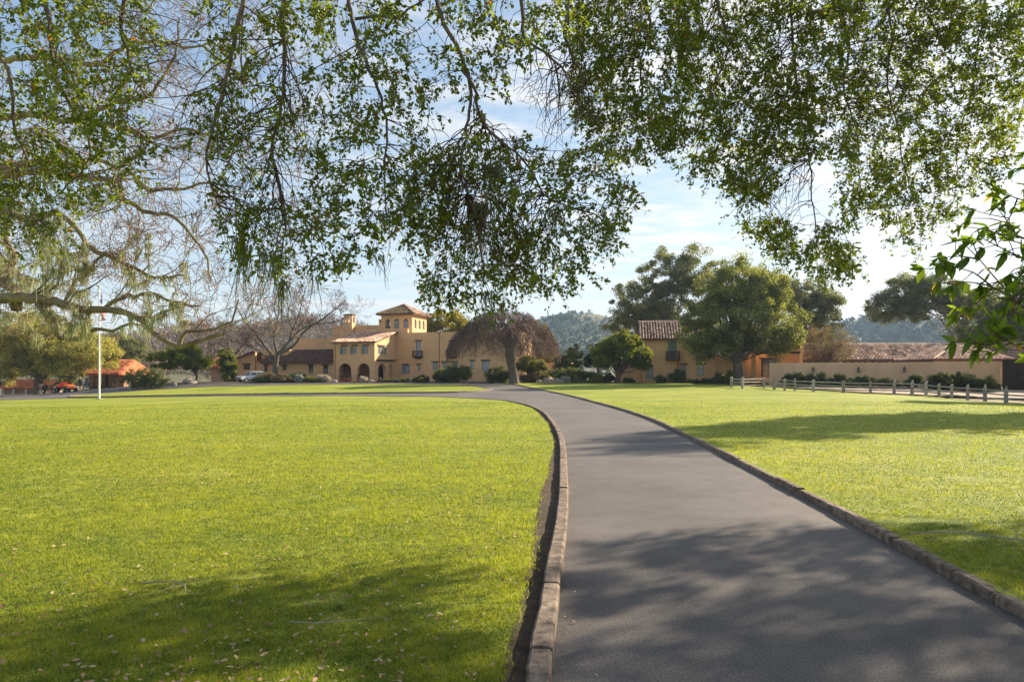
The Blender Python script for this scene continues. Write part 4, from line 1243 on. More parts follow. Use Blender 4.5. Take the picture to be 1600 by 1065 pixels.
def shrub(name, label, base, rx, ry, rz, m_leaf, seed, clumps=26, per=90, ll=0.12, lw=0.055, crad=0.28, group=None, cat='shrub', stems=True, lobes=None, shell=0.55, flat=0.9, tvar=0.22):
    rg = np.random.default_rng(seed)
    root = empty(name, base, 0, label, cat, group)
    if lobes is None:
        lobes = [(0, 0, rz*0.55, rx*0.8, ry*0.8, rz*0.5), (rx*0.4, 0, rz*0.4, rx*0.6, ry*0.6, rz*0.4), (-rx*0.42, 0.1, rz*0.42, rx*0.58, ry*0.6, rz*0.42)]
    cl = clumps_in(lobes, clumps, rg, shell)
    cl[:, 2] = np.maximum(cl[:, 2], 0.08)
    V, Fq, t = foliage(cl, crad, per, ll, lw, rg, tvar, flat)
    V[:, 2] = np.maximum(V[:, 2], 0.0)
    link('foliage', np_mesh('foliage', V, Fq, attr=t), m_leaf, root)
    if stems:
        out = []
        for i in range(6):
            q = cl[rg.integers(len(cl))]
            s = np.array([rg.normal(0, rx*0.12), rg.normal(0, ry*0.12), -0.05])
            c = catmull([s, (s+q)/2+rg.normal(0, .06, 3), q], 0.25)
            out.append((c, np.linspace(0.035, 0.008, len(c)), 4))
        link('stem', tubes_mesh('stem', out), M['bark_brown'], root)
    return root

# --- hills and far woods
def hills():
    gx = np.linspace(-1500, 1700, 150); gy = np.linspace(210, 1900, 80)
    X, Y = np.meshgrid(gx, gy)
    def bump(px, py, D, sx, sy):
        x = (px-800)/FPX*D; h = CAM_H + (582-py)/FPX*D
        return h*np.exp(-((X-x)/sx)**2-((Y-D)/sy)**2)
    H = np.maximum.reduce([bump(900, 490, 950, 150, 260), bump(985, 498, 1000, 170, 260), bump(1050, 500, 1100, 180, 300), bump(800, 532, 900, 160, 240),
                           bump(1362, 486, 820, 55, 200), bump(1420, 500, 900, 120, 220), bump(1600, 500, 800, 220, 260), bump(1250, 515, 900, 160, 260),
                           bump(500, 507, 520, 75, 150), bump(420, 515, 480, 70, 150), bump(330, 528, 430, 60, 130), bump(240, 542, 420, 60, 130), bump(120, 545, 500, 110, 160), bump(0, 540, 520, 130, 160), bump(620, 530, 700, 130, 200), bump(-250, 540, 700, 260, 260)])
    H += 3.0*np.sin(X*0.021+Y*0.013)*np.sin(Y*0.017-X*0.008+1)*np.clip(H/20, 0, 1) + 1.4*np.sin(X*0.06+1)*np.sin(Y*0.05)*np.clip(H/20, 0, 1)
    H -= 2.0
    return gx, gy, X, Y, H
hgx, hgy, HX, HY, HH = hills()
def hill_z(x, y):
    i = np.clip((x-hgx[0])/(hgx[1]-hgx[0]), 0, len(hgx)-1.001); j = np.clip((y-hgy[0])/(hgy[1]-hgy[0]), 0, len(hgy)-1.001)
    i0 = i.astype(int); j0 = j.astype(int); fx = i-i0; fy = j-j0
    return (HH[j0, i0]*(1-fx)*(1-fy)+HH[j0, i0+1]*fx*(1-fy)+HH[j0+1, i0]*(1-fx)*fy+HH[j0+1, i0+1]*fx*fy)
nxh, nyh = len(hgx), len(hgy)
ih = (np.arange(nyh-1)[:, None]*nxh+np.arange(nxh-1)[None]).ravel()
M['hill'] = mat('hill', (0.145, 0.13, 0.062), 0.95, (0.06, 0.07, 0.04), 0.012, 0.5, 0.3)
tag(link('hills', np_mesh('hills', np.stack([HX.ravel(), HY.ravel(), HH.ravel()], 1), np.stack([ih, ih+1, ih+nxh+1, ih+nxh], 1), smooth=True), M['hill']), kind='structure')

def woods(name, label, n, xr, yr, m_, seed, hgt, per, ll, lw, keep, upright=False):
    rg = np.random.default_rng(seed)
    x = rg.uniform(*xr, n); y = rg.uniform(*yr, n)
    z = hill_z(x, y)
    k = keep(x, y, z, rg)
    x, y, z = x[k], y[k], z[k]; n = len(x)
    hh = hgt*rg.uniform(0.55, 1.25, n)
    c = np.repeat(np.arange(n), per); m2 = len(c)
    off = rg.normal(0, 1, (m2, 3)); off /= np.linalg.norm(off, axis=1, keepdims=True)
    off *= rg.uniform(0.5, 1, m2)[:, None]**0.5
    pos = np.stack([x[c]+off[:, 0]*hh[c]*0.5, y[c]+off[:, 1]*hh[c]*0.5, z[c]+hh[c]*(0.5+0.5*off[:, 2])], 1)
    ax = rg.normal(0, 1, (m2, 3))
    if upright: ax[:, 2] = np.abs(ax[:, 2])*2+0.6
    nn = rg.normal(0, 1, (m2, 3)); nn[:, 2] += 0.5
    t = np.clip(rg.normal(0.5, 0.2, n)[c]+rg.normal(0, 0.15, m2), 0, 0.9)
    V, Fq, t = quad_leaves(pos, ax, nn, ll*rg.uniform(.6, 1.3, m2), lw*rg.uniform(.7, 1.3, m2), t)
    return tag(link(name, np_mesh(name, V, Fq, attr=t), m_), label, 'woodland', kind='stuff')
def patchy(th):
    def f(x, y, z, rg):
        q = np.sin(x*0.017+y*0.011)+np.sin(x*0.031-y*0.023+2)+np.sin(x*0.009+y*0.027+4)
        return (q + rg.normal(0, 0.5, len(x)) > th) & (z > 3)
    return f
woods('far_woods', 'dark oak woods dotted over the far hills', 14000, (-500, 900), (560, 1250), M['leaf_far'], 71, 5.5, 16, 3.4, 2.4, patchy(-0.8))
woods('bare_woods', 'brown leafless woods on the near hillside behind the villa', 2600, (-420, -60), (225, 520), M['wood_far'], 72, 9.0, 46, 2.6, 0.55, lambda x, y, z, rg: (z > 0.5), True)
woods('bare_woods', 'purplish leafless woods on the slope beyond the long tiled roof', 900, (120, 520), (240, 620), M['wood_far'], 73, 9.0, 46, 2.6, 0.6, lambda x, y, z, rg: (z > -1.6), True)
def tree_line(name, label, pts, m_, seed, hgt, per, ll, lw, upright=False):
    """a closed belt of far trees along a line of (px, D)"""
    rg = np.random.default_rng(seed)
    cs = []
    for (px0, d0), (px1, d1) in zip(pts[:-1], pts[1:]):
        L_ = abs((px1-800)/FPX*d1-(px0-800)/FPX*d0)
        for i in range(max(2, int(L_/(hgt*0.32)))):
            t = rg.random(); D = d0+(d1-d0)*t + rg.normal(0, 5); px = px0+(px1-px0)*t
            cs.append(((px-800)/FPX*D, D))
    cs = np.array(cs); n = len(cs)
    hh = hgt*rg.uniform(0.6, 1.2, n)
    c = np.repeat(np.arange(n), per); m2 = len(c)
    off = rg.normal(0, 1, (m2, 3)); off /= np.linalg.norm(off, axis=1, keepdims=True); off *= (rg.random(m2)**0.4)[:, None]
    pos = np.stack([cs[c, 0]+off[:, 0]*hh[c]*0.5, cs[c, 1]+off[:, 1]*hh[c]*0.5, 0.1+hh[c]*(0.5+0.5*off[:, 2])], 1)
    ax = rg.normal(0, 1, (m2, 3))
    if upright: ax[:, 2] = np.abs(ax[:, 2])*2+0.6
    nn = rg.normal(0, 1, (m2, 3)); nn[:, 2] += 0.5
    t = np.clip(rg.normal(0.5, 0.2, n)[c]+rg.normal(0, 0.15, m2), 0, 0.9)
    V, Fq, t = quad_leaves(pos, ax, nn, ll*rg.uniform(.6, 1.3, m2), lw*rg.uniform(.7, 1.3, m2), t)
    return tag(link(name, np_mesh(name, V, Fq, attr=t), m_), label, 'woodland', kind='stuff')
tree_line('tree_belt', 'dark belt of trees at the foot of the central hill', [(830, 300), (1000, 290)], M['leaf_far'], 75, 8, 260, 1.3, 0.7)
tree_line('tree_belt', 'brownish thicket at the left behind the red roofs', [(-60, 150), (130, 150), (340, 140)], M['wood_far'], 76, 8, 300, 0.9, 0.14, True)
tree_line('tree_belt', 'dark trees closing the view behind the timber gate', [(1480, 125), (1720, 118)], M['leaf_dark'], 77, 13, 700, 0.55, 0.25)

# --- umbrella shaped weeping tree at the end of the driveway
def umbrella_tree():
    rg = np.random.default_rng(81)
    x, y = 0.15, 82.3
    root = empty('weeping_tree', (x, y, gz(x, y)), 0, 'leafless weeping tree with umbrella shaped crown at the far end of the driveway', 'tree')
    tr = catmull([(0.15, 0, -0.1), (0.05, 0, 0.9), (-0.15, 0, 2.0), (-0.35, 0, 3.3), (-0.4, 0.05, 4.2)], 0.25)
    rr = np.interp(np.linspace(0, 1, len(tr)), [0, .12, .5, .85, 1], [0.78, 0.60, 0.52, 0.62, 0.55])
    out = [(tr, rr, 12)]
    cx0, Rc = -1.4, 6.6
    def dome(r, a, k=1.0):
        u = .5*math.sin(a*3+1)+.3*math.sin(a*7+2)+.2*math.sin(a*13)
        return np.array([cx0*min(1, .25+r/4) + math.cos(a)*r*(1+.07*u), math.sin(a)*r*.9, (8.8 - 3.9*(r/Rc)**2.2 + .45*u*min(1, r/3) + .25*math.sin(r*2.6+a*5))*k])
    sheaf = (np.arange(46)+rg.uniform(-.35, .35, 46))*2*math.pi/46
    for i in range(20):
        a = 2*math.pi*i/20 + rg.normal(0, .12)
        reach = Rc*rg.uniform(.8, 1.0)
        p = [np.array([-.4, 0, 3.6]), np.array([-.5+math.cos(a)*.7, math.sin(a)*.7, 5.0+rg.normal(0, .2)])]
        p += [dome(reach*f, a, kz) for f, kz in ((.34, .86), (.62, .93), (.85, .97), (1.0, .98))]
        c = catmull(p, .3); c += rg.normal(0, .06, c.shape)
        out.append((c, np.linspace(.20, .025, len(c)), 6))
    link('trunk', tubes_mesh('trunk', out), M['bark_grey'], root)
    tw = []
    for i in range(2900):
        r = Rc*math.sqrt(rg.random())*.93; a = sheaf[rg.integers(46)] + rg.normal(0, .055)
        L_ = rg.uniform(.6, 2.0)
        dz = -abs(rg.normal(0, .55))
        q = []
        for t in (0, .33, .66, 1.0):
            rr_ = min(r + L_*t*.85, Rc*1.04)
            e = dome(rr_, a + t*rg.normal(0, .16)); e[2] += dz - .34*t*t*L_*(1 + .9*(r > 4.4)) + .22*math.sin(t*3)
            q.append(e)
        tw.append((np.array(q)+rg.normal(0, .09, (4, 3)), np.array([.026, .021, .015, .008]), 3))
    link('twigs', tubes_mesh('twigs', tw), M['bark_twig'], root)
umbrella_tree()

# --- bare tree with spreading limbs left of the porch
def bare_tree(name, label, base, seed, trunk, limbs, cfg, m_, mt=None, rmin=0.012):
    rg = np.random.default_rng(seed)
    root = empty(name, base, 0, label, 'tree')
    out = []; tips = []
    T = np.array(trunk, float); P = catmull(T[:, :3], 0.3)
    Rr = np.interp(np.linspace(0, 1, len(P)), np.linspace(0, 1, len(T)), T[:, 3])
    main = [(P, Rr, 10)]
    for (pts, r0, r1) in limbs:
        c = catmull(pts, 0.35); c += rg.normal(0, .03, c.shape)
        rr = np.linspace(r0, r1, len(c))
        main.append((c, rr, 7))
        d = np.gradient(c, axis=0)
        for k in range(cfg['along']):
            i = rg.integers(int(len(c)*0.25), len(c))
            dd = d[i]/np.linalg.norm(d[i])
            ax = np.cross(dd, rg.normal(0, 1, 3)); ax /= np.linalg.norm(ax)
            grow(rg, c[i], rot_about(dd, ax, rg.uniform(0.4, 1.2)), cfg['L']*rg.uniform(.5, 1.1), rr[i]*0.5, 0, cfg, out, tips)
    link('trunk', tubes_mesh('trunk', main), m_, root)
    link('branches', tubes_mesh('branches', out), mt or m_, root)
    return root
bx_, by_ = -34.3, 96.5
bare_tree('bare_tree', 'leafless grey tree with spreading crown in front of the low wing', (bx_, by_, 0.5), 91,
          [(0.9, 0, -0.2, 0.55), (0.8, 0, 1.5, 0.40), (1.0, 0, 3.0, 0.33), (1.2, 0, 4.2, 0.30)],
          [([(1.0,0,3.2),(-0.6,0.2,5.0),(-1.9,0.4,6.6),(-3.6,0.5,8.6),(-4.9,0.3,10.8)],0.24,0.05),
           ([(0.9,0,2.6),(-1.2,-.6,4.4),(-3.4,-.8,5.4),(-5.6,-.8,5.9),(-7.4,-.6,6.4)],0.18,0.04),
           ([(1.2,0,4.0),(0.6,0,6.4),(1.0,.4,8.6),(0.2,.6,11.0)],0.22,0.04),
           ([(1.2,0,4.0),(2.6,0,5.6),(3.4,-.2,7.4),(4.2,.2,9.8),(4.6,.2,12.2)],0.24,0.05),
           ([(1.4,0,4.0),(3.3,.3,5.2),(5.0,.6,7.4),(7.6,.8,9.2),(10.2,.8,11.2)],0.24,0.05),
           ([(2.6,0,5.6),(4.6,-.6,7.4),(7.0,-.8,8.2),(9.4,-.8,8.4),(11.2,-.6,9.2)],0.16,0.04),
           ([(3.4,-.2,7.4),(2.4,.8,9.2),(2.6,1.0,11.5)],0.14,0.03)],
          dict(segs=[6,5,4,3], wiggle=[.22,.25,.28,.3], up=[.06,.05,.04,.02], kids=[4,4,3], levels=3, angle=(.4,1.0), ratio=(.45,.7), rmin=.013, along=13, L=3.0), M['bark_grey'], M['bark_twig'])
bare_tree('bare_tree', 'small leafless brown tree left of the villa, behind the white car', (-43.5, 104.0, 0.4), 92,
          [(0,0,-.2,.35),(.1,0,1.5,.28),(0,0,3,.22)],
          [([(0,0,2.6),(-1.2,0,4.4),(-2.6,0,6.4),(-3.4,0,8.4)],.16,.03), ([(0,0,3),(.2,0,5),(0,.2,8.8)],.16,.03), ([(0,0,2.8),(1.4,0,4.2),(2.8,0,6),(4.6,0,7.6)],.16,.03), ([(0,0,2.2),(-2.4,0,3.2),(-4.4,0,4.2)],.12,.03)],
          dict(segs=[6,5,4,3], wiggle=[.22,.25,.28,.3], up=[.06,.05,.04,.02], kids=[4,4,3], levels=3, angle=(.4,1.0), ratio=(.45,.7), rmin=.014, along=12, L=2.8), M['bark_twig'])

# --- trees behind and around the villa
def gbase(px, D, dz=0.0):
    x = (px-800)/FPX*D
    return (x, D, gz(x, D)+dz)
leafy_tree('yellow_tree', 'yellow green leafy tree behind the belvedere tower', gbase(705, 120), [(0,0,-.2,.4),(0,0,3,.32),(0.2,0,6,.22)],
           [(-1.0,0,9.2,4.6,3.5,3.3),(2.8,0,8.2,3.6,3,2.6),(5.0,0,7.6,2.6,2.4,2.2)], M['leaf_yellow'], M['bark_brown'], 101, clumps=230, per=120, crad=0.85, ll=0.26, lw=0.14)
leafy_tree('yellow_tree', 'yellow green tree showing right of the weeping tree, behind the villa end', gbase(838, 112), [(0,0,-.2,.35),(0,0,2.5,.28),(0,0,5,.2)],
           [(-.8,0,6.6,3.0,2.6,3.0),(1.2,0,5.0,2.2,2,2.6),(2.3,0,3.8,1.5,1.5,2.0)], M['leaf_yellow'], M['bark_brown'], 102, clumps=150, per=120, crad=0.7, ll=0.22, lw=0.12)
leafy_tree('small_tree', 'small lime green tree beside the sunlit end wall of the villa', gbase(826, 88), [(0,0,-.1,.14),(0.05,0,.9,.11),(0,0,1.7,.09)],
           [(0.2,0,2.5,1.6,1.3,1.1),(1.5,0,2.1,1.0,1,.9),(-1.0,0,2.3,.9,.9,.8)], M['leaf_lime'], M['bark_brown'], 103, clumps=70, per=90, crad=0.45, ll=0.15, lw=0.08)
leafy_tree('small_tree', 'upright lime green bush tree in the middle gap before the hill', gbase(890, 104), [(0,0,-.1,.16),(0.05,0,.9,.12),(0,0,1.7,.09)],
           [(0.3,0,3.4,1.5,1.4,2.1),(-1.5,0,2.4,1.1,1,1.5)], M['leaf_lime'], M['bark_brown'], 104, clumps=90, per=100, crad=0.5, ll=0.17, lw=0.09)
leafy_tree('small_tree', 'dark green tree with thin trunk left of the citrus tree', gbase(938, 104), [(-.5,0,-.1,.13),(-.4,0,1.4,.11),(-.3,0,2.6,.09)],
           [(0,0,4.2,1.9,1.5,1.7),(-1.2,0,3.2,1.3,1,1.0),(1.0,0,5.2,1.3,1.2,1.4)], M['leaf_dark'], M['bark_brown'], 105, clumps=100, per=100, crad=0.55, ll=0.17, lw=0.09)
leafy_tree('citrus_tree', 'broad glossy citrus tree with forked dark trunk in front of the guest house', gbase(964, 84.6), [(0,0,-.2,.42),(.1,0,.8,.32),(.2,0,1.7,.30)],
           [(0.4,0,4.4,2.7,2.2,2.0),(2.4,-.2,3.4,1.7,1.5,1.3),(-1.7,0,3.6,1.5,1.5,1.5),(1.0,0,5.4,1.7,1.5,1.3),(3.2,-.3,2.6,1.0,1,.8)], M['leaf_citrus'], M['bark_brown'], 106, clumps=210, per=110, crad=0.55, ll=0.18, lw=0.10)
leafy_tree('live_oak', 'tall dark live oak behind the guest house roof', gbase(1040, 112), [(0,0,-.2,.7),(-.2,0,4,.55),(0.3,0,8,.42)],
           [(0.6,0,17.0,4.6,4,4.8),(-4.0,0,13.0,4.4,4,4.6),(-6.2,0,9.0,3.6,3,4.2),(4.6,0,18.0,3.4,3,4.2),(6.5,0,14,4,3.5,5),(-1.5,0,11,4,4,4)], M['leaf_live_oak'], M['bark_grey'], 107, clumps=430, per=120, crad=1.0, ll=0.26, lw=0.12, limbs=12, shell=0.35)
leafy_tree('round_oak', 'round crowned olive green tree in front of the guest house', gbase(1153, 82), [(0,0,-.2,.75),(0,0,1.2,.58),(-.1,0,2.6,.52),(-.1,0,4.2,.42)],
           [(0.2,0,9.0,5.2,5,5.4),(-3.0,0,7.0,4.2,4,4.2),(3.8,0,7.8,4.2,4,4.8),(-.6,-1,12.0,3.8,3.6,3.2),(-4.2,-.6,4.7,2.4,2,1.9),(5.4,0,5.4,2.2,2,2.2),(2.6,0,11.6,3.2,3,3.0)], M['leaf_round'], M['bark_grey'], 108, tvar=0.30, clumps=640, per=115, crad=0.85, ll=0.22, lw=0.085, limbs=14, shell=0.55)
leafy_tree('live_oak', 'grey green oak rising behind the right shoulder of the round crowned tree', gbase(1262, 104), [(0,0,-.2,.6),(.2,0,4,.45),(0,0,7,.35)],
           [(-.8,0,11.5,3.8,3,4.0),(1.4,0,9,3.4,3,3.4),(2.6,0,12,2.6,2.4,2.2),(-3.5,0,13.2,2.8,2.5,2.6)], M['leaf_live_oak'], M['bark_grey'], 109, clumps=240, per=100, crad=0.9, ll=0.24, lw=0.11, shell=0.3)
leafy_tree('budding_tree', 'sparse tawny budding tree before the long tiled roof', gbase(1288, 86), [(0,0,-.2,.22),(0,0,1.5,.17),(0,0,2.6,.13)],
           [(0,0,5.0,3.2,2.4,2.6),(-1.6,0,4.0,2.2,1.8,1.8),(1.8,0,4.4,2.2,1.8,2.0)], M['leaf_brown'], M['bark_twig'], 110, clumps=230, per=60, crad=0.6, ll=0.14, lw=0.035, limbs=22, shell=0.2)
leafy_tree('leaning_oak', 'spreading grey oak with pale leaning trunk beyond the long tiled roof', gbase(1462, 112), [(-.4,0,-.2,.75),(0.3,0,4.0,.62),(2.6,0,6.2,.55),(4.2,0,8.6,.42),(5.6,0,10.4,.34)],
           [(-5.0,0,14.6,3.8,3,3.2),(-8.6,0,12.0,3.0,2.6,2.4),(-1.0,0,15.0,3.6,3,3.2),(3.0,0,13.4,3.6,3,2.8),(-3.6,0,11.2,3.6,3,2.0),(7.4,0,12.6,3.6,3,3.2)], M['leaf_live_oak'], M['bark_pale'], 111, clumps=420, per=105, crad=0.9, ll=0.24, lw=0.11, limbs=14, shell=0.3)
leafy_tree('live_oak', 'dark oak filling the right edge behind the timber outbuilding', gbase(1560, 100), [(0,0,-.2,.6),(0,0,4,.5),(0,0,7,.4)],
           [(0,0,9.0,4.4,3.5,4.0),(3.6,0,11.0,4,3.4,4.4),(-2.8,0,7.4,3.2,3,2.8),(6,0,8,4,3.5,4.6)], M['leaf_live_oak'], M['bark_grey'], 112, clumps=360, per=110, crad=0.9, ll=0.24, lw=0.11, shell=0.35)
# trees at the left
leafy_tree('live_oak', 'big olive green oak at the left edge, over the utility cart', gbase(60, 92), [(0,0,-.2,.60),(0,0,1.4,.52),(.3,0,3.2,.45)],
           [(-2.0,0,7.6,4.4,4,4.0),(-4.8,0,4.6,3.4,3,3.0),(3.4,0,5.8,3.6,3,3.2),(1.2,-.5,4.0,3.0,2.4,2.0),(7.6,0,5.6,3.0,2.8,2.6),(5.2,-2,3.0,2.0,1.6,1.5)], M['leaf_olive'], M['bark_grey'], 113, clumps=430, per=110, crad=0.9, ll=0.22, lw=0.10, shell=0.5)
leafy_tree('live_oak', 'dark green oak behind the flagpole, left of the red roofed cottage', gbase(150, 114), [(0,0,-.2,.5),(0,0,2.2,.42),(-.3,0,4.2,.36)],
           [(-2.1,0,7.7,4.2,3,2.8),(2.6,0,7.5,4.0,3,2.6),(6.1,0,6.8,2.8,2.2,2.1),(0,0,5.8,2.8,2,1.4)], M['leaf_live_oak'], M['bark_grey'], 114, clumps=260, per=110, crad=0.8, ll=0.2, lw=0.10, shell=0.45)
leafy_tree('small_tree', 'flat topped yellow green tree right of the red roofed cottage', gbase(285, 92), [(1.9,0,-.2,.16),(1.9,0,1.0,.13),(1.7,0,1.9,.12)],
           [(0,0,3.4,2.8,2,1.5),(-2.4,0,3.0,2.0,1.8,1.2),(2.4,0,2.7,1.8,1.6,1.0),(.8,0,4.4,1.5,1.3,.9)], M['leaf_citrus'], M['bark_brown'], 115, clumps=170, per=110, crad=0.55, ll=0.18, lw=0.10)
leafy_tree('small_tree', 'yellow green bush tree against the left end of the villa', gbase(356, 100), [(0,0,-.2,.12),(0,0,.9,.1),(0,0,1.6,.08)],
           [(0,0,2.6,1.2,1,2.0),(-.4,0,3.6,1.0,1,1.3),(.3,0,1.3,1.2,1,1.2)], M['leaf_citrus'], M['bark_brown'], 116, clumps=80, per=100, crad=0.5, ll=0.18, lw=0.10)
# trees out of the frame at the right whose shade falls across the lawn and the drive
for i, (x, y, s, lab) in enumerate(((34.0, 36.5, 1.0, 'tall oak right of the frame shading the middle of the right lawn'), (49, 56, .8, 'oak right of the frame shading the fence corner'))):
    leafy_tree('live_oak', lab, (x, y, gz(x, y)), [(0,0,-.2,.6),(0,0,3,.5),(.3,0,6.5,.4)],
               [(0*s,0,10.5*s,4.4*s,4.2*s,2.8*s),(-.5*s,1.5*s,14.2*s,3.4*s,3.2*s,2.6*s),(0,.5*s,17*s,2.4*s,2.4*s,1.6*s),(2.5*s,-2*s,9.0*s,3.6*s,3.2*s,2.2*s)], M['leaf_live_oak'], M['bark_grey'], 120+i, clumps=(165, 200)[i], per=70, crad=0.95, ll=0.34, lw=0.17, shell=0.3)

# --- shrubs and perennials
SH = [  # name, label, px, D, rx, ry, rz, material, clumps
 ('shrub', 'dark rounded shrub with brown underside below the flat topped yellow green tree', 228, 84, 3.0, 1.6, 2.4, 'leaf_shrub', 70),
 ('shrub', 'brown twiggy mound at the foot of the bare tree', 428, 91.5, 2.8, 1.3, 1.15, 'leaf_brown', 60),
 ('shrub', 'green mound at the left foot of the bare tree', 407, 90.8, 1.2, .8, .75, 'leaf_shrub', 26),
 ('shrub', 'olive bush right of the bare tree trunk', 462, 92.5, 1.7, 1.0, 1.3, 'leaf_shrub', 40),
 ('shrub', 'silver grey agave like clump before the low wing', 468.5, 91.0, .62, .5, .95, 'leaf_silver', 18),
 ('shrub', 'low green mound between the silver clump and the white flowering bush', 487, 91.0, 1.1, .6, .7, 'leaf_lime', 24),
 ('flowering_bush', 'white flowering bush left of the porch', 505, 91.6, .85, .6, 1.05, 'leaf_white', 26),
 ('flowering_bush', 'small pale flowering plant before the second porch arch', 568, 91.6, .45, .35, .75, 'leaf_white', 14),
 ('shrub', 'dark low bush under the shuttered window right of the porch', 662, 95, 1.0, .7, .85, 'leaf_dark', 24),
 ('shrub', 'dark flat bush against the villa wall beside the porch', 645, 96, 1.6, .6, .45, 'leaf_dark', 22),
 ('shrub', 'large dark green shrub in front of the row of three windows', 716, 91.5, 2.2, 1.4, 2.5, 'leaf_shrub', 70),
 ('shrub', 'dark shrub left of the large one, beneath the white framed window', 692, 92.5, 1.3, 1.0, 1.6, 'leaf_shrub', 40),
 ('shrub', 'olive brown shrub left of the weeping tree trunk', 778, 88, 1.9, 1.1, 1.9, 'leaf_shrub', 50),
 ('shrub', 'long dark hedge like shrub right of the weeping tree', 885, 88.5, 4.6, 1.2, 1.75, 'leaf_shrub', 150),
 ('shrub', 'reddish brown shrub close to the weeping tree trunk', 838, 86.5, 2.2, .9, 1.2, 'leaf_brown', 60),
 ('shrub', 'dark green shrub left of the citrus trunk', 945, 86.8, 1.5, .9, 1.2, 'leaf_shrub', 40),
 ('shrub', 'pale silvery plant among the boulders', 884, 85.6, .6, .5, .85, 'leaf_silver', 16),
 ('shrub', 'lavender grey mound left of the silvery plant', 866, 85.8, .8, .5, .6, 'leaf_sage', 18),
 ('shrub', 'lavender grey mound right of the silvery plant', 905, 86.0, 1.0, .5, .5, 'leaf_sage', 20),
 ('shrub', 'bright green low plants before the citrus tree', 930, 85.8, 1.3, .5, .55, 'leaf_lime', 24),
 ('shrub', 'small dark plant under the guest house window', 983, 86.0, .7, .4, .6, 'leaf_shrub', 16),
 ('shrub', 'upright green bush below the wooden balcony', 1058, 86.4, 1.2, .8, 1.7, 'leaf_shrub', 36),
 ('shrub', 'small green plant right of the blue framed window', 1030, 86.5, .8, .5, .9, 'leaf_shrub', 18),
 ('shrub', 'dark green ground plants along the guest house wall', 1100, 85, 2.6, .5, .45, 'leaf_shrub', 34),
 ('shrub', 'leafy green bush left of the round tree trunk', 1126, 83, 1.0, .7, 1.2, 'leaf_shrub', 30),
 ('shrub', 'yellowish strap leaved plant at the start of the rail fence', 1142, 79.5, .55, .5, 1.7, 'leaf_lime', 20),
 ('shrub', 'dark bush at the left end of the garden wall', 1244, 73.5, 1.5, .7, 1.35, 'leaf_dark', 40),
 ('shrub', 'dark bush under the first lantern', 1272, 72.5, 1.4, .7, 1.5, 'leaf_dark', 40),
 ('shrub', 'dark low bush between the first two lanterns', 1310, 71.5, 1.7, .7, 1.2, 'leaf_dark', 40),
 ('shrub', 'dark low bush under the middle lantern', 1348, 70, 1.5, .7, 1.05, 'leaf_dark', 36),
 ('shrub', 'dark low bush between the last two lanterns', 1386, 69, 1.3, .6, .9, 'leaf_dark', 30),
 ('shrub', 'slim dark bush under the last lantern', 1428, 68.5, .9, .6, 1.35, 'leaf_dark', 26),
 ('shrub', 'dark bush right of the last lantern', 1468, 66.5, 1.5, .7, 1.5, 'leaf_dark', 44),
 ('shrub', 'dark bush in the middle of the right hand bush row', 1503, 65.2, 1.3, .7, 1.6, 'leaf_dark', 40),
 ('shrub', 'dark bush nearest the right end of the garden wall', 1540, 64.2, 1.2, .7, 1.35, 'leaf_dark', 40),
]
for i, (nm, lab, px, D, rx, ry, rz, mm, nc) in enumerate(SH):
    shrub(nm, lab, gbase(px, D, 0.04), rx, ry, rz, M[mm], 200+i, clumps=int(nc*1.5), per=95, crad=0.24+0.07*rz, ll=0.13 if rz > 0.8 else 0.10, lw=0.055, stems=rz > 0.8)
gr_lab = ['first from the porch', 'second from the porch', 'third from the porch', 'fourth from the porch', 'fifth from the porch', 'sixth from the porch']
for i, px in enumerate((594, 606, 618, 630, 640, 658)):
    shrub('grass_tuft', 'pale rounded ornamental grass tuft along the bed edge, ' + gr_lab[i], gbase(px, 91.8, 0.03), .45, .35, .55, M['leaf_lime' if i % 2 else 'leaf_sage'], 260+i, clumps=12, per=60, crad=.2, ll=.16, lw=.03, stems=False, cat='grass tuft', group='ornamental grass tufts right of the porch')
# boulders
def boulder(px, D, s, lab, seed):
    rg = np.random.default_rng(seed)
    bm = bmesh.new(); bmesh.ops.create_icosphere(bm, subdivisions=3, radius=1)
    f = rg.normal(0, 1, (5, 3)); ph = rg.uniform(0, 6, 5)
    for v in bm.verts:
        c = np.array(v.co); k = 1 + sum(0.10*math.sin(2.6*(c@f[j])+ph[j]) for j in range(5)); k = round(k*7)/7*.6+k*.4
        v.co = Vector((c[0]*k*s, c[1]*k*s*0.8, c[2]*k*s*0.68))
    me = bpy.data.meshes.new('boulder'); bm.to_mesh(me); bm.free()
    o = link('boulder', me, M['stone']); o.location = gbase(px, D, s*0.2)
    return tag(o, lab, 'boulder', 'boulders in the planting beds')
boulder(843, 84.6, .5, 'small pale boulder nearest the weeping tree', 1)
boulder(857, 84.8, .85, 'wide pale boulder in the bed right of the weeping tree', 2)
boulder(872, 84.9, .65, 'grey boulder just left of the silvery plant', 3)
boulder(736, 90.8, .45, 'white boulder at the right foot of the large dark shrub', 4)
boulder(296, 89.0, .8, 'large tan boulder under the flat topped yellow green tree', 5)
boulder(272, 86.5, .5, 'low grey boulder beside the dark rounded shrub', 6)
boulder(522, 91.8, .5, 'pale blocky stone left of the porch', 7)
boulder(580, 91.6, .5, 'grey upright stone at the porch corner', 8)
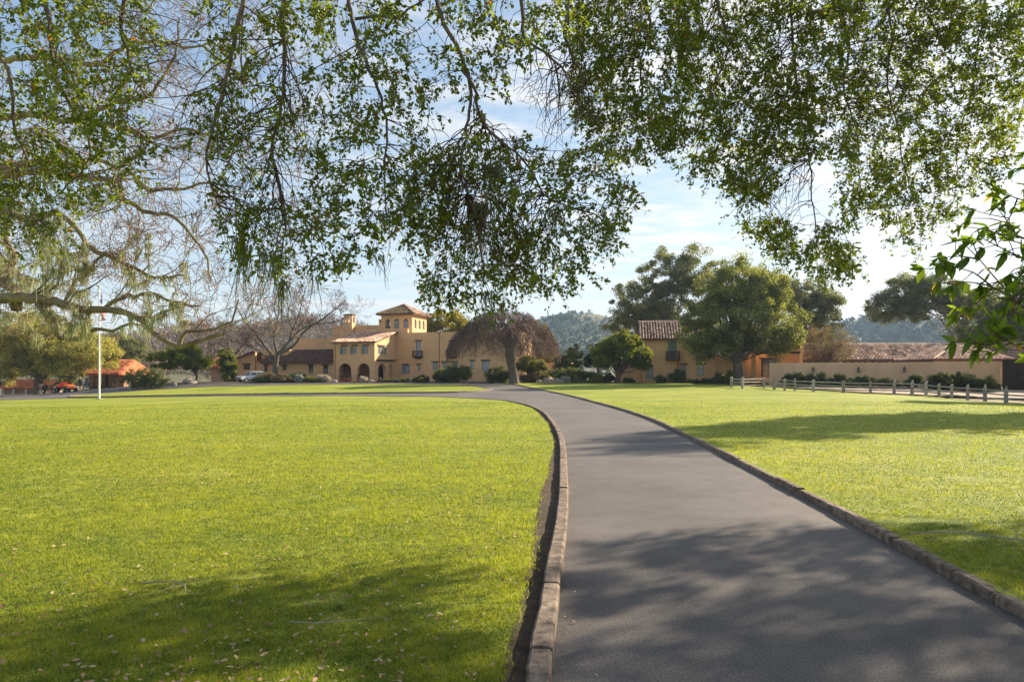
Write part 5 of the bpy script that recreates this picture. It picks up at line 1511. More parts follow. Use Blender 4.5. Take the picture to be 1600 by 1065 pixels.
# ------------------------------------------------------------------ rail fences
FE = [(1143,605),(1160,607.5),(1194,606),(1210,608.5),(1226,610),(1242,610.5),(1271,612),(1318,613.5),(1360,614.5),(1397,615),(1425,616),(1447,618),(1467,620.5),(1487,622.5),(1512,624.5),(1539,626.5),(1572,630),(1604,633),(1640,637)]
def ray_ground(px, py):
    D = 3.0
    while D < 130:
        x = (px-800)/FPX*D
        if CAM_H+(582-py)/FPX*D < gz(x, D)+0.06: return x, D
        D += 0.05
    return x, D
fx = [ray_ground(*p) for p in FE]
fence = empty('rail_fence', (fx[0][0], fx[0][1], gz(*fx[0])), 0, 'weathered grey split rail fence curving along the right lawn', 'fence')
def fence_post(parent, o, p, h, w, seed, t):
    rg = random.Random(seed)
    mb = MB(); V = []
    n = 7
    for (z, k) in ((-0.3, 1.0), (h*0.5, 0.96), (h-0.06, 0.93), (h, 0.70)):
        for i in range(n):
            a = 2*math.pi*i/n
            q = w/2*k*(1+rg.uniform(-.1, .1))
            V.append((p[0]-o[0]+math.cos(a)*q, p[1]-o[1]+math.sin(a)*q, p[2]-o[2]+z))
    F = [tuple(range(n*3, n*4))]
    for j in range(3):
        for i in range(n): F.append((j*n+i, j*n+(i+1) % n, (j+1)*n+(i+1) % n, (j+1)*n+i))
    return mb.add(V, F, t).build('post', M['wood_grey'], parent)
rf = random.Random(3)
o_ = fence.location
def build_fence(parent, pts, h, seed, rails=3, twin_from=99, wpost=0.27):
    rf = random.Random(seed)
    o = parent.location
    P3 = [(x, y, gz(x, y)+0.06) for x, y in pts]
    for i, p in enumerate(P3):
        fence_post(parent, o, p, h*rf.uniform(.96, 1.06), wpost*rf.uniform(.85, 1.15), seed*50+i, rf.random())
        if i >= twin_from:
            fence_post(parent, o, (p[0]+0.32, p[1]+0.42, p[2]), h*rf.uniform(1.05, 1.2), wpost*.62, seed*90+i, rf.random())
    for a, b in zip(P3[:-1], P3[1:]):
        for k in range(rails):
            z = h*(0.27+0.27*k) + rf.uniform(-.03, .03)
            q = []
            off = rf.uniform(-.03, .03)
            for t in (0.0, .33, .66, 1.0):
                q.append((a[0]+(b[0]-a[0])*t-o[0]+off, a[1]+(b[1]-a[1])*t-o[1]+.05*off, a[2]+(b[2]-a[2])*t-o[2]+z+rf.uniform(-.02, .02)))
            MB().tube(q, [0.055*rf.uniform(.8, 1.1), .06, .058, 0.05], 6, rf.random()).build('rail', M['wood_grey'], parent)
build_fence(fence, fx, 1.12, 5, 3, 9)
lf = [(-62.5, 80.5), (-65.5, 81.5), (-68.5, 82.5), (-71.5, 83.5), (-74.5, 84.5)]
fence2 = empty('rail_fence', (lf[0][0], lf[0][1], gz(*lf[0])), 0, 'grey rail fence at the left edge beyond the lawn', 'fence')
build_fence(fence2, lf, 1.05, 6, 3, 99, .2)

# ------------------------------------------------------------------ flagpole and its flag
fp = (-37.3, 61.7)
pole = empty('flagpole', (fp[0], fp[1], gz(*fp)), 0, 'tall white flagpole on the left lawn', 'flagpole')
zs = np.linspace(0, 10.2, 12)
MB().tube([(0,0,z) for z in zs], list(np.linspace(.085, .05, 12)), 12).build('pole', M['white_metal'], pole, smooth=True)
bm = bmesh.new(); bmesh.ops.create_uvsphere(bm, u_segments=12, v_segments=8, radius=0.12)
me = bpy.data.meshes.new('finial'); bm.to_mesh(me); bm.free()
fo = link('finial', me, M['white_metal'], pole); fo.location = (0, 0, 10.28)
MB().disc_cyl((0,0,.06), (0,0,1), .3, .14, 16).build('base_collar', M['stone'], pole)
MB().tube([(.14,0,9.9),(.2,0,6.0),(.15,0,1.4)], .008, 4).build('halyard', M['white_metal'], pole)
# the flag hangs limp: a folded cloth with red and white stripes and a blue field at the top
def flag():
    root = empty('flag', (fp[0], fp[1], gz(*fp)), 0, 'red, white and blue striped flag hanging limp on the flagpole', 'flag')
    m, N, L, P = new_mat('flag_cloth')
    at_ = N.new('ShaderNodeAttribute'); at_.attribute_name = 'tint'
    rp = N.new('ShaderNodeValToRGB'); rp.color_ramp.interpolation = 'CONSTANT'
    e = rp.color_ramp.elements
    e[0].position = 0; e[0].color = (0.55, 0.02, 0.03, 1)
    e[1].position = 0.33; e[1].color = (0.75, 0.72, 0.70, 1)
    k = e.new(0.66); k.color = (0.03, 0.04, 0.16, 1)
    L.new(at_.outputs['Fac'], rp.inputs[0]); L.new(rp.outputs[0], P.inputs['Base Color'])
    P.inputs['Roughness'].default_value = .8
    nu, nv = 40, 39
    V = []; F = []; T = []
    # cloth coordinates: s along the fly 0..1 (2.4 m), t along the hoist 0..1 (1.5 m); the fly drops so that it hangs down the pole
    for i in range(nu+1):
        s = i/nu
        for j in range(nv+1):
            t = j/nv
            drop = 3.6*s**0.85*(0.72+0.28*(1-t))
            fold = math.sin(s*15+t*2.0)*0.16*min(1, s*4)*(1-.2*s)
            x = 0.06 + 0.50*math.sin(math.pi*min(1, .12+s*.8))*(0.35+0.65*t) + fold*0.5
            y = fold*0.9 + 0.10*math.cos(s*11+t*4)*s
            z = 9.9 - 1.5*t*(1-0.35*s) - drop*0.72
            V.append((x, y, z))
    for i in range(nu):
        for j in range(nv):
            a = i*(nv+1)+j
            F.append((a, a+1, a+nv+2, a+nv+1))
            s, t = i/nu, j/nv
            T.append(0.9 if (s < 0.42 and t < 7/13) else (0.1 if int(t*13) % 2 == 0 else 0.5))
    link('cloth', np_mesh('cloth', np.array(V), np.array(F), smooth=True, attr=np.array(T)), m, root)
flag()

# ------------------------------------------------------------------ white car beside the villa
def loft(mb, secs, t=.5, cap=True):
    n = len(secs[0]); k = len(mb.V)
    for s in secs: mb.V += [tuple(p) for p in s]
    for i in range(len(secs)-1):
        for j in range(n):
            mb.F.append((k+i*n+j, k+i*n+(j+1) % n, k+(i+1)*n+(j+1) % n, k+(i+1)*n+j)); mb.T.append(t)
    if cap:
        mb.F.append(tuple(k+j for j in range(n-1, -1, -1))); mb.T.append(t)
        mb.F.append(tuple(k+(len(secs)-1)*n+j for j in range(n))); mb.T.append(t)
def car(base, rz, label):
    root = empty('parked_car', base, rz, label, 'car')
    paint, N, L, P = new_mat('car_paint')
    P.inputs['Base Color'].default_value = (.78, .79, .80, 1); P.inputs['Roughness'].default_value = .25; P.inputs['Coat Weight'].default_value = .5
    M['car_paint'] = paint
    tyre = M.setdefault('tyre', mat('tyre', (.02, .02, .02), .8))
    rim = M.setdefault('rim', mat('rim', (.45, .45, .46), .35, metal=.8))
    # x forward: body sections (x, half width, z low, z shoulder, z bonnet)
    B = MB(); S_ = []
    for x, hw, z0, zs_, zt in ((2.32, .60, .42, .62, .72), (2.22, .80, .34, .72, .84), (1.7, .90, .30, .80, .98), (.9, .93, .28, .86, 1.06), (0, .94, .28, .90, 1.08), (-1.0, .94, .28, .92, 1.10), (-1.9, .92, .30, .92, 1.12), (-2.25, .84, .38, .90, 1.10), (-2.32, .74, .48, .86, 1.02)):
        S_.append([(x,-hw*.9,z0),(x,-hw,z0+.12),(x,-hw,zs_),(x,-hw*.92,zt),(x,hw*.92,zt),(x,hw,zs_),(x,hw,z0+.12),(x,hw*.9,z0)])
    loft(B, S_)
    B.build('body', paint, root)
    C = MB(); S_ = []
    for x, hw, z0, z1 in ((.95,.80,1.05,1.07), (.25,.76,1.05,1.58), (-.6,.75,1.06,1.68), (-1.6,.74,1.07,1.64), (-2.15,.74,1.08,1.14)):
        S_.append([(x,-hw-.08,z0),(x,-hw+.06,z1),(x,hw-.06,z1),(x,hw+.08,z0)])
    loft(C, S_)
    C.build('cabin', M['pane'], root)
    Rf = MB(); S_ = []
    for x, hw, z in ((.28,.70,1.585), (-.6,.69,1.69), (-1.62,.68,1.65)):
        S_.append([(x,-hw-.03,z),(x,-hw+.05,z+.05),(x,hw-.05,z+.05),(x,hw+.03,z)])
    loft(Rf, S_); Rf.build('car_roof', paint, root)
    pl = MB()
    for sy in (-1, 1):
        for x0, z0, x1, z1 in ((.95,1.07,.27,1.60), (-.45,1.08,-.5,1.69), (-1.45,1.08,-1.5,1.66), (-2.14,1.12,-1.6,1.66)):
            pl.beam((x0, sy*.85, z0), (x1, sy*.715, z1), .07, .07)
    pl.build('pillars', paint, root)
    for x in (1.45, -1.45):
        for sy in (-1, 1):
            w = MB().disc_cyl((x, sy*.84, .35), (0,1,0), .36, .24, 24).build('wheel', tyre, root)
            MB().disc_cyl((x, sy*.965, .35), (0,1,0), .22, .03, 16).build('rim', rim, w)
    for sy in (-1, 1):
        MB().box(2.20, 2.335, sy*.62-.16, sy*.62+.16, .70, .83).build('headlight', M['pane_pale'], root)
        MB().box(.55, .75, sy*1.0-.1, sy*1.0+.1, 1.08, 1.22).build('mirror', paint, root)
    MB().box(2.27, 2.36, -.42, .42, .56, .76).build('grille', M['iron'], root)
    MB().box(2.22, 2.38, -.72, .72, .36, .50).build('bumper', M['iron'], root)
    MB().box(2.381, 2.39, -.22, .22, .42, .52).build('number_plate', M['frame_white'], root)
    return root
cb = gbase(393, 95.5, 0.05)
car(cb, R(-128), 'white car parked beside the left wing of the villa').scale = (.86, .86, .86)

# ------------------------------------------------------------------ utility vehicle and trailer at the left
M['orange'] = mat('orange', (.75, .17, .025), .5, (.6, .13, .02), 3)
M['red_paint'] = mat('red_paint', (.45, .03, .025), .5)
def wheel(root, c, r, w):
    t = MB().disc_cyl(c, (0,1,0), r, w, 20)
    for i in range(20):
        a = 2*math.pi*i/20
        t.beam((c[0]+math.cos(a)*r, c[1]-w*.48, c[2]+math.sin(a)*r), (c[0]+math.cos(a)*r, c[1]+w*.48, c[2]+math.sin(a)*r), .05, .03)
    o = t.build('wheel', M['tyre'], root)
    for s in (-1, 1):
        MB().disc_cyl((c[0], c[1]+s*(w/2+.004), c[2]), (0,1,0), r*.55, .02, 14).build('rim', M['rim'], o)
ub = gbase(104, 84.5, 0.0)
utv = empty('utility_vehicle', ub, R(-35), 'orange and black utility vehicle with open cab and roof below the left oak', 'utility vehicle')
for x in (.95, -.95):
    for s in (-1, 1): wheel(utv, (x, s*.62, .32), .32, .24)
MB().box(-1.2, 1.15, -.5, .5, .32, .5).build('chassis', M['iron'], utv)
hd = MB(); loft(hd, [[(.55,-.6,.5),(.55,-.6,.98),(.55,.6,.98),(.55,.6,.5)], [(1.1,-.55,.5),(1.1,-.5,.88),(1.1,.5,.88),(1.1,.55,.5)], [(1.35,-.4,.5),(1.35,-.36,.72),(1.35,.36,.72),(1.35,.4,.5)]])
hd.build('hood', M['orange'], utv)
for s in (-1, 1): MB().box(1.28, 1.37, s*.3-.1, s*.3+.1, .62, .72).build('headlight', M['pane_pale'], utv)
MB().box(-.35, .15, -.58, .58, .5, .72).box(-.45, -.3, -.58, .58, .72, 1.2).build('seat', M['red_paint'], utv)
MB().box(-1.4, -.5, -.68, .68, .62, .68).box(-1.4, -1.34, -.68, .68, .68, .98).box(-1.34, -.5, -.68, -.62, .68, .98).box(-1.34, -.5, .62, .68, .68, .98).build('cargo_bed', M['orange'], utv)
fr = MB()
for s in (-1, 1):
    fr.tube([(.72, s*.62, .9), (.35, s*.6, 1.86), (-.5, s*.6, 1.9), (-.55, s*.62, .6)], .03, 6)
fr.tube([(.35,-.6,1.86),(.35,.6,1.86)], .03, 6).tube([(-.5,-.6,1.9),(-.5,.6,1.9)], .03, 6)
fr.build('roll_cage', M['iron'], utv)
MB().box(-.62, .45, -.66, .66, 1.92, 1.97).build('canopy', M['iron'], utv)
sw_ = MB().disc_cyl((.38, .28, 1.05), (.8, 0, .6), .17, .03, 16); sw_.build('steering_wheel', M['iron'], utv)
tb_ = gbase(77, 85.0, 0.0)
trl = empty('cart_trailer', tb_, R(-20), 'dark low trailer standing left of the orange utility vehicle', 'trailer')
for s in (-1, 1): wheel(trl, (0, s*.72, .28), .28, .18)
MB().box(-1.1, 1.1, -.62, .62, .42, .50).build('deck', M['wood_dark'], trl)
rl = MB()
for s in (-1, 1):
    rl.box(-1.1, 1.1, s*.6-.02, s*.6+.02, .82, .9).box(-1.1, 1.1, s*.6-.02, s*.6+.02, .6, .68)
    for x in (-1.05, -.35, .35, 1.05): rl.box(x-.03, x+.03, s*.6-.05, s*.6-.022, .503, .95)
rl.box(-1.12, -1.101, -.6, .6, .55, .92)
rl.build('side_rails', M['iron'], trl)
MB().tube([(1.1,0,.46),(1.9,0,.4)], .035, 6).build('drawbar', M['iron'], trl)
cr = tb_
c_ = empty('cargo_box', (cr[0]-.1, cr[1], cr[2]+.503), R(-20), 'dark box riding on the low trailer', 'box')
bx2 = MB().box(-.45, .45, -.4, .4, 0, .5)
for x in (-.3, 0, .3): bx2.box(x-.03, x+.03, -.42, -.401, .02, .48)
bx2.build('case', M['wood_dark'], c_); MB().box(-.48, .48, -.43, .43, .503, .56).build('lid', M['wood_black'], c_)
bp_ = gbase(203, 83, 0.0)
bo = MB().tube([(0,0,-.1),(0,0,.95)], .12, 10).disc_cyl((0,0,.97), (0,0,1), .135, .06, 10).build('bollard', M['wood_grey'], None, loc=bp_)
tag(bo, 'short grey wooden post at the lawn edge right of the cottage', 'post')

# ------------------------------------------------------------------ three people beside the utility vehicle
def person(base, rz, label, h, shirt, legs_c, hair, hat=None, stride=.12, arm=.12):
    root = empty('person', base, rz, label, 'person', 'people by the utility vehicle')
    s = h/1.75
    skin = M.setdefault('skin', mat('skin', (.52, .30, .20), .6, (.46, .26, .17), 6))
    V = []; E_ = []; Rd = []
    def v(p, r, prev=None):
        V.append((p[0]*s, p[1]*s, p[2]*s)); Rd.append(r*s)
        if prev is not None: E_.append((prev, len(V)-1))
        return len(V)-1
    pel = v((0,0,.95), .135); wa = v((.01,0,1.10), .125, pel); chs = v((.02,0,1.28), .15, wa); sh = v((.01,0,1.42), .12, chs)
    nk = v((.02,0,1.50), .055, sh); hd0 = v((.04,0,1.57), .075, nk); hd1 = v((.05,0,1.65), .095, hd0); hd2 = v((.03,0,1.73), .07, hd1)
    v((.135,0,1.635), .022, hd1)
    for k in (-1, 1): v((.03, k*.105, 1.64), .022, hd1)
    for k in (-1, 1):
        hp = v((0, k*.09, .90), .105, pel); kn = v((.04+k*stride*.5, k*.10, .50), .065, hp); an = v((k*stride, k*.10, .09), .045, kn)
        v((k*stride+.16, k*.11, .035), .04, an)
        s1 = v((0, k*.19, 1.39), .065, sh); el = v((-.02+k*arm*.3, k*.25, 1.12), .045, s1); wr = v((.10+k*arm*.5, k*.25, .90), .030, el)
        pm = v((.125+k*arm*.55, k*.25, .83), .034, wr)
        v((.17+k*arm*.5, k*.215, .83), .012, pm)
        for j in range(4):
            f1 = v((.10+.022*j+k*arm*.55, k*.25, .765), .011, pm); v((.105+.022*j+k*arm*.55, k*.245, .725-(0.008 if j in (1,2) else 0)), .009, f1)
    me = bpy.data.meshes.new('body'); me.from_pydata(V, E_, []); me.update()
    o = link('body', me, None, root)
    md = o.modifiers.new('skin', 'SKIN'); sk = me.skin_vertices[0].data
    for i, r in enumerate(Rd): sk[i].radius = (r, r)
    sk[0].use_root = True
    sb = o.modifiers.new('sub', 'SUBSURF'); sb.levels = 2; sb.render_levels = 2
    # clothing colours by height and reach
    m, N, L, P = new_mat('clothed_body')
    P.inputs['Roughness'].default_value = .8
    co = N.new('ShaderNodeTexCoord'); sp = N.new('ShaderNodeSeparateXYZ'); L.new(co.outputs['Object'], sp.inputs[0])
    rp = N.new('ShaderNodeValToRGB'); rp.color_ramp.interpolation = 'CONSTANT'; e = rp.color_ramp.elements
    mr = N.new('ShaderNodeMath'); mr.operation = 'DIVIDE'; mr.inputs[1].default_value = 1.8*s; L.new(sp.outputs[2], mr.inputs[0])
    e[0].position = 0; e[0].color = (.05, .035, .03, 1)
    e[1].position = .06; e[1].color = (*legs_c, 1)
    k1 = e.new(.545); k1.color = (*shirt, 1); k2 = e.new(.825); k2.color = (.52, .30, .20, 1)
    L.new(mr.outputs[0], rp.inputs[0])
    ab = N.new('ShaderNodeMath'); ab.operation = 'ABSOLUTE'; L.new(sp.outputs[1], ab.inputs[0])
    gt = N.new('ShaderNodeMath'); gt.operation = 'GREATER_THAN'; gt.inputs[1].default_value = .185*s; L.new(ab.outputs[0], gt.inputs[0])
    lt = N.new('ShaderNodeMath'); lt.operation = 'LESS_THAN'; lt.inputs[1].default_value = .90*s; L.new(sp.outputs[2], lt.inputs[0])
    lg = N.new('ShaderNodeMath'); lg.operation = 'GREATER_THAN'; lg.inputs[1].default_value = .90*s; L.new(sp.outputs[2], lg.inputs[0])
    hand = N.new('ShaderNodeMath'); hand.operation = 'MULTIPLY'; L.new(gt.outputs[0], hand.inputs[0]); L.new(lt.outputs[0], hand.inputs[1])
    slv = N.new('ShaderNodeMath'); slv.operation = 'MULTIPLY'; L.new(gt.outputs[0], slv.inputs[0]); L.new(lg.outputs[0], slv.inputs[1])
    m1 = N.new('ShaderNodeMixRGB'); L.new(hand.outputs[0], m1.inputs[0]); L.new(rp.outputs[0], m1.inputs[1]); m1.inputs[2].default_value = (.52, .30, .20, 1)
    m2 = N.new('ShaderNodeMixRGB'); L.new(slv.outputs[0], m2.inputs[0]); L.new(m1.outputs[0], m2.inputs[1]); m2.inputs[2].default_value = (*shirt, 1)
    L.new(m2.outputs[0], P.inputs['Base Color'])
    me.materials.append(m)
    # hair cap and face
    bm = bmesh.new(); bmesh.ops.create_uvsphere(bm, u_segments=14, v_segments=10, radius=1)
    bmesh.ops.delete(bm, geom=[q for q in bm.verts if q.co.z < -.35 or (q.co.x > .55 and q.co.z < .35)], context='VERTS')
    for q in bm.verts: q.co = Vector((q.co.x*.115*s+.035*s, q.co.y*.105*s, q.co.z*.12*s+1.665*s))
    me2 = bpy.data.meshes.new('hair'); bm.to_mesh(me2); bm.free()
    hm = mat('hair', hair, .7); link('hair', me2, hm, root)
    fc = MB()
    for k in (-1, 1): fc.box(.135*s, .145*s, (k*.036-.012)*s, (k*.036+.012)*s, 1.655*s, 1.668*s)
    fc.box(.128*s, .140*s, -.025*s, .025*s, 1.585*s, 1.593*s)
    fc.build('face_marks', M['wood_black'], root)
    if hat:
        hm2 = mat('hat', hat, .8)
        MB().disc_cyl((.035*s,0,1.73*s), (0,0,1), .19*s, .015*s, 18).disc_cyl((.035*s,0,1.79*s), (0,0,1), .115*s, .11*s, 16).build('hat', hm2, root)
    return root
person(gbase(125, 86.5), R(-60), 'person in dark top and pale hat left of the other two', 1.62, (.05, .045, .05), (.16, .10, .08), (.10, .07, .05), (.70, .66, .6))
person(gbase(130, 88.0), R(-120), 'person in light beige clothes standing in the middle of the group', 1.55, (.55, .45, .36), (.45, .33, .25), (.16, .09, .05))
person(gbase(135.5, 86.0), R(200), 'person in dark jacket and blue jeans at the right of the group', 1.85, (.03, .03, .035), (.10, .17, .34), (.03, .02, .015), stride=.06)

# ------------------------------------------------------------------ pots and small things near the porch
def pot(px, D, s, lab):
    b = gbase(px, D, .06)
    root = empty('flower_pot', b, 0, lab, 'flower pot', 'terracotta pots on the porch step')
    V = []; n = 14
    for r, z in ((.20,0),(.29,.42),(.32,.42),(.32,.5),(.27,.5),(.25,.40)):
        for i in range(n): V.append((math.cos(2*math.pi*i/n)*r*s, math.sin(2*math.pi*i/n)*r*s, z*s))
    F = [tuple(range(n-1, -1, -1)), tuple(range(5*n, 6*n))]
    for j in range(5):
        for i in range(n): F.append((j*n+i, j*n+(i+1) % n, (j+1)*n+(i+1) % n, (j+1)*n+i))
    MB().add(V, F).build('pot', M['terracotta'], root)
    rg = np.random.default_rng(int(px))
    Vv, Fq, t = foliage(rg.normal(0, .06*s, (8, 3))+np.array([0, 0, .68*s]), .16*s, 40, .10, .05, rg)
    link('plant', np_mesh('plant', Vv, Fq, attr=t), M['leaf_shrub'], root)
pot(534, 96.6, 1.1, 'terracotta pot at the left of the first porch arch')
pot(540, 96.5, 1.0, 'terracotta pot in the middle of the first porch arch')
pot(546, 96.4, 1.2, 'terracotta pot at the right of the first porch arch')
pot(561, 96.0, 1.2, 'terracotta pot at the left of the second porch arch')
pot(573, 95.8, 1.1, 'terracotta pot at the right of the second porch arch')

# ------------------------------------------------------------------ fallen branches
def fallen(name, label, pts, r, seed, side=5, z0=.10):
    rg = np.random.default_rng(seed)
    root = empty(name, (pts[0][0], pts[0][1], gz(*pts[0][:2])+z0), 0, label, 'branch')
    o = np.array(root.location)
    P = np.array([(x, y, gz(x, y)+z0+z) for x, y, z in pts]) - o
    c = catmull(P, .12)
    out = [(c, np.linspace(r, r*.35, len(c)), 6)]
    link('stem', tubes_mesh('stem', out), M['bark_pale'], root)
    tw = []
    d = np.gradient(c, axis=0)
    for k in range(side):
        i = rg.integers(len(c)//4, len(c)-1)
        dd = d[i]/np.linalg.norm(d[i])
        nd = dd + rg.normal(0, .8, 3)*np.array([1, 1, .15]); nd /= np.linalg.norm(nd); nd[2] = abs(nd[2])*.5
        L_ = rg.uniform(.15, .5)
        q = np.array([c[i]+nd*L_*t+np.array([0, 0, .02*t]) for t in (0, .4, 1)])+rg.normal(0, .01, (3, 3))
        tw.append((q, np.array([r*.4, r*.3, r*.15]), 4))
    link('twigs', tubes_mesh('twigs', tw), M['bark_pale'], root)
fallen('fallen_branch', 'bare fallen branch lying on the grass against the right kerb', [(4.20,7.22,.05),(4.75,7.25,.06),(5.25,6.95,.04),(5.75,6.75,.03),(6.4,6.75,.05),(7.0,6.55,.02)], .010, 1, 16)
fallen('fallen_branch', 'short crooked grey stick on the left lawn near the shadow edge', [(-3.05,5.62,.02),(-2.80,5.64,.03),(-2.66,5.55,.03),(-2.58,5.40,.02),(-2.46,5.36,.02)], .007, 2, 3)
fallen('fallen_branch', 'thin twig in the shaded grass at the bottom of the left lawn', [(-1.55,4.75,.02),(-1.35,4.70,.03),(-1.1,4.78,.02)], .005, 3, 4)
# ------------------------------------------------------------------ lichen strands
def strands(pts, n, L_, w, rg, spread=0.12, tuft=1):
    """hanging lace lichen: tufts of narrow ribbons that dangle from the given points"""
    nt = max(1, n//tuft)
    q = pts[rg.integers(len(pts), size=nt)]
    ql = np.minimum(rg.gamma(3.0, 1/3.0, nt), 1.7)
    k0 = np.repeat(np.arange(nt), tuft); n = len(k0)
    p = q[k0] + rg.normal(0, spread, (n, 3))*np.array([1, 1, .25])
    ln = L_*ql[k0]*rg.uniform(.35, 1.15, n)
    k = 4
    a = rg.random(n)*math.pi
    dx = np.stack([np.cos(a), np.sin(a), np.zeros(n)], 1)
    V = np.empty((n, k, 2, 3))
    sway = rg.normal(0, .07, (nt, 3))[k0] + rg.normal(0, .05, (n, 3)); sway[:, 2] = 0
    for i in range(k):
        t = i/(k-1)
        c = p + sway*(t*ln[:, None]*2) + rg.normal(0, .010, (n, 3))
        c[:, :2] -= (p-q[k0])[:, :2]*t*.6
        c[:, 2] = p[:, 2] - ln*t
        ww = (w*rg.uniform(.5, 1.3, n)*(1-.75*t))[:, None]
        V[:, i, 0] = c - dx*ww; V[:, i, 1] = c + dx*ww
    b = (np.arange(n)*k*2)[:, None]
    F = np.concatenate([b+np.array([2*i, 2*i+1, 2*i+3, 2*i+2]) for i in range(k-1)], 0)
    t = np.clip(rg.normal(.5, .2, nt)[k0]+rg.normal(0, .12, n), 0, .9)
    return V.reshape(-1, 3), F, np.tile(t, k-1)

# ------------------------------------------------------------------ the bare oak hung with lichen at the left
def lichen_oak():
    rg = np.random.default_rng(307)
    bx0, by0 = -21.0, 21.0
    base = np.array((bx0, by0, gz(bx0, by0)))
    root = empty('lichen_oak', tuple(base), 0, 'leafless old oak hung with pale lichen reaching in from the left edge', 'tree')
    def L3(pts):
        return [np.array(at(*p)) - base for p in pts]
    limbs = [
        (L3([(-150,470,21),(-40,440,21),(12,442,20.5),(26,462,20.3),(26,484,20.2)]), .30, .20),
        (L3([(12,442,20.5),(18,420,20.4),(22,400,20.3),(10,360,20.2),(20,310,20)]), .15, .06),
        (L3([(-150,500,20),(-30,470,20),(50,466,19.6),(95,473,19.2),(135,484,18.9),(180,484,18.6),(219,500,18.4),(243,521,18.2),(279,542,18.0),(293,538,17.9),(314,531,17.8),(349,522,17.7)]), .26, .06),
        (L3([(279,542,18),(284,526,18),(292,517,17.9),(307,519,17.9),(335,515,17.8),(360,503,17.7),(372,470,17.7)]), .07, .025),
        (L3([(158,487,18.8),(178,470,18.8),(200,462,18.7),(235,458,18.6),(270,470,18.5),(310,478,18.4)]), .08, .03),
        (L3([(60,470,19.6),(84,510,19.4),(92,530,19.3),(112,529,19.2),(133,525,19.1),(146,514,19.0),(176,516,18.9),(205,505,18.8),(228,512,18.7)]), .15, .02),
        (L3([(-150,300,21),(-20,265,21),(40,258,20.6),(72,246,20.4),(104,257,20.2),(149,250,20.0),(190,262,19.8),(220,240,19.7)]), .22, .05),
        (L3([(-150,310,20),(0,275,20),(60,268,19.6),(113,275,19.3),(149,282,19.1),(185,279,19),(194,311,18.9),(234,333,18.7),(270,338,18.5),(306,374,18.3),(324,405,18.2),(330,440,18.2)]), .20, .03),
        (L3([(185,279,19),(198,266,19),(216,284,18.9),(234,300,18.8),(257,293,18.7),(288,295,18.6),(330,285,18.5),(380,300,18.4)]), .09, .02),
        (L3([(-150,370,20),(0,334,20),(40,342,19.8),(86,334,19.6),(117,356,19.4),(135,383,19.3),(171,401,19.2),(212,419,19),(243,432,18.9),(290,430,18.7)]), .19, .035),
        (L3([(-100,200,20),(40,180,19.6),(120,190,19.2),(180,160,19),(230,150,18.8),(270,90,18.6),(280,30,18.5)]), .16, .03),
        (L3([(-100,100,20),(60,90,19.5),(150,100,19.2),(200,70,19),(245,65,18.8),(300,75,18.6),(345,60,18.5)]), .15, .03),
        (L3([(120,190,19.2),(190,200,19),(240,215,18.8),(290,200,18.6),(340,215,18.4),(390,205,18.3)]), .10, .02),
        (L3([(100,475,19.2),(118,440,19.2),(140,420,19.1),(160,400,19),(190,398,18.9)]), .08, .03),
    ]
    tr = catmull([(0.5,0,-.3),(0.3,0,2),(-.3,0,5),(0,0,8),(0.4,0,11)], .4)
    main = [(tr, np.linspace(.75, .35, len(tr)), 12)]
    for q in ((0.3,0,3.2),(0,0,7.2),(0.2,0,9.4)):
        pass
    twig = []; tips = []
    hang = []
    cfg = dict(segs=[6,5,4,3], wiggle=[.28,.30,.32,.34], up=[.03,.02,.0,-.02], kids=[4,4,4], levels=3, angle=(.5,1.15), ratio=(.45,.68), rmin=.0065)
    for j, (pts, r0, r1) in enumerate(limbs):
        c = catmull(pts, .22)
        c[2:-1] += rg.normal(0, .022, c[2:-1].shape)
        rr = np.linspace(r0*.78, r1*.8, len(c))*rg.uniform(.90, 1.10, len(c))
        main.append((c, rr, 8))
        hang.append(c)
        d = np.gradient(c, axis=0)
        n = int(len(c)*.22) + 3
        for k in range(n):
            i = rg.integers(int(len(c)*.15), len(c))
            if c[i][0]+base[0] < -16.5: continue
            dd = d[i]/np.linalg.norm(d[i])
            ax = np.cross(dd, rg.normal(0, 1, 3)); ax /= np.linalg.norm(ax)
            o1 = []
            grow(rg, c[i], rot_about(dd, ax, rg.uniform(.4, 1.2)) + np.array([.25, 0, .1]), rg.uniform(1.0, 2.6), min(rr[i]*.42, .035), 0, cfg, o1, tips)
            o1 = [b for b in o1 if b[0][:, 2].min() + base[2] > 2.75 and b[0][:, 1].min() + base[1] > 14.5]
            def clear(b):
                w_ = b[0]+base; ppx = w_[:, 0]/w_[:, 1]*FPX+800; ppy = 582-(w_[:, 2]-CAM_H)/w_[:, 1]*FPX
                return not ((ppx > 143) & (ppx < 178) & (ppy > 436) & (ppy < 545) & (b[1] < .09)).any()
            o1 = [b for b in o1 if clear(b) or rg.random() < .25]
            twig += o1
            hang += [b[0] for b in o1 if b[1][0] > .012]
    link('limbs', tubes_mesh('limbs', main), M['bark_moss'], root)
    link('twigs', tubes_mesh('twigs', twig), M['bark_moss'], root)
    hp = np.concatenate(hang)
    # lichen is thick low down and thins out towards the top
    zr = hp[:, 2] + base[2]
    hx = (hp+base); hpx = hx[:, 0]/hx[:, 1]*FPX+800
    hp = hp[(hpx < 146) | (hpx > 178)]; zr = hp[:, 2]+base[2]
    low_ = hp[(zr > 3.0) & (zr < 5.6) & (hp[:, 0]+base[0] > -17) & (hp[:, 0]+base[0] < -8.8)]
    mid_ = hp[(zr > 3.0) & (zr < 7.5) & (hp[:, 0]+base[0] > -17)]
    V1, F1, T1_ = strands(low_, 9600, .31, .011, rg, .06, 12)
    V2, F2, T2_ = strands(mid_, 2600, .18, .011, rg, .05, 9)
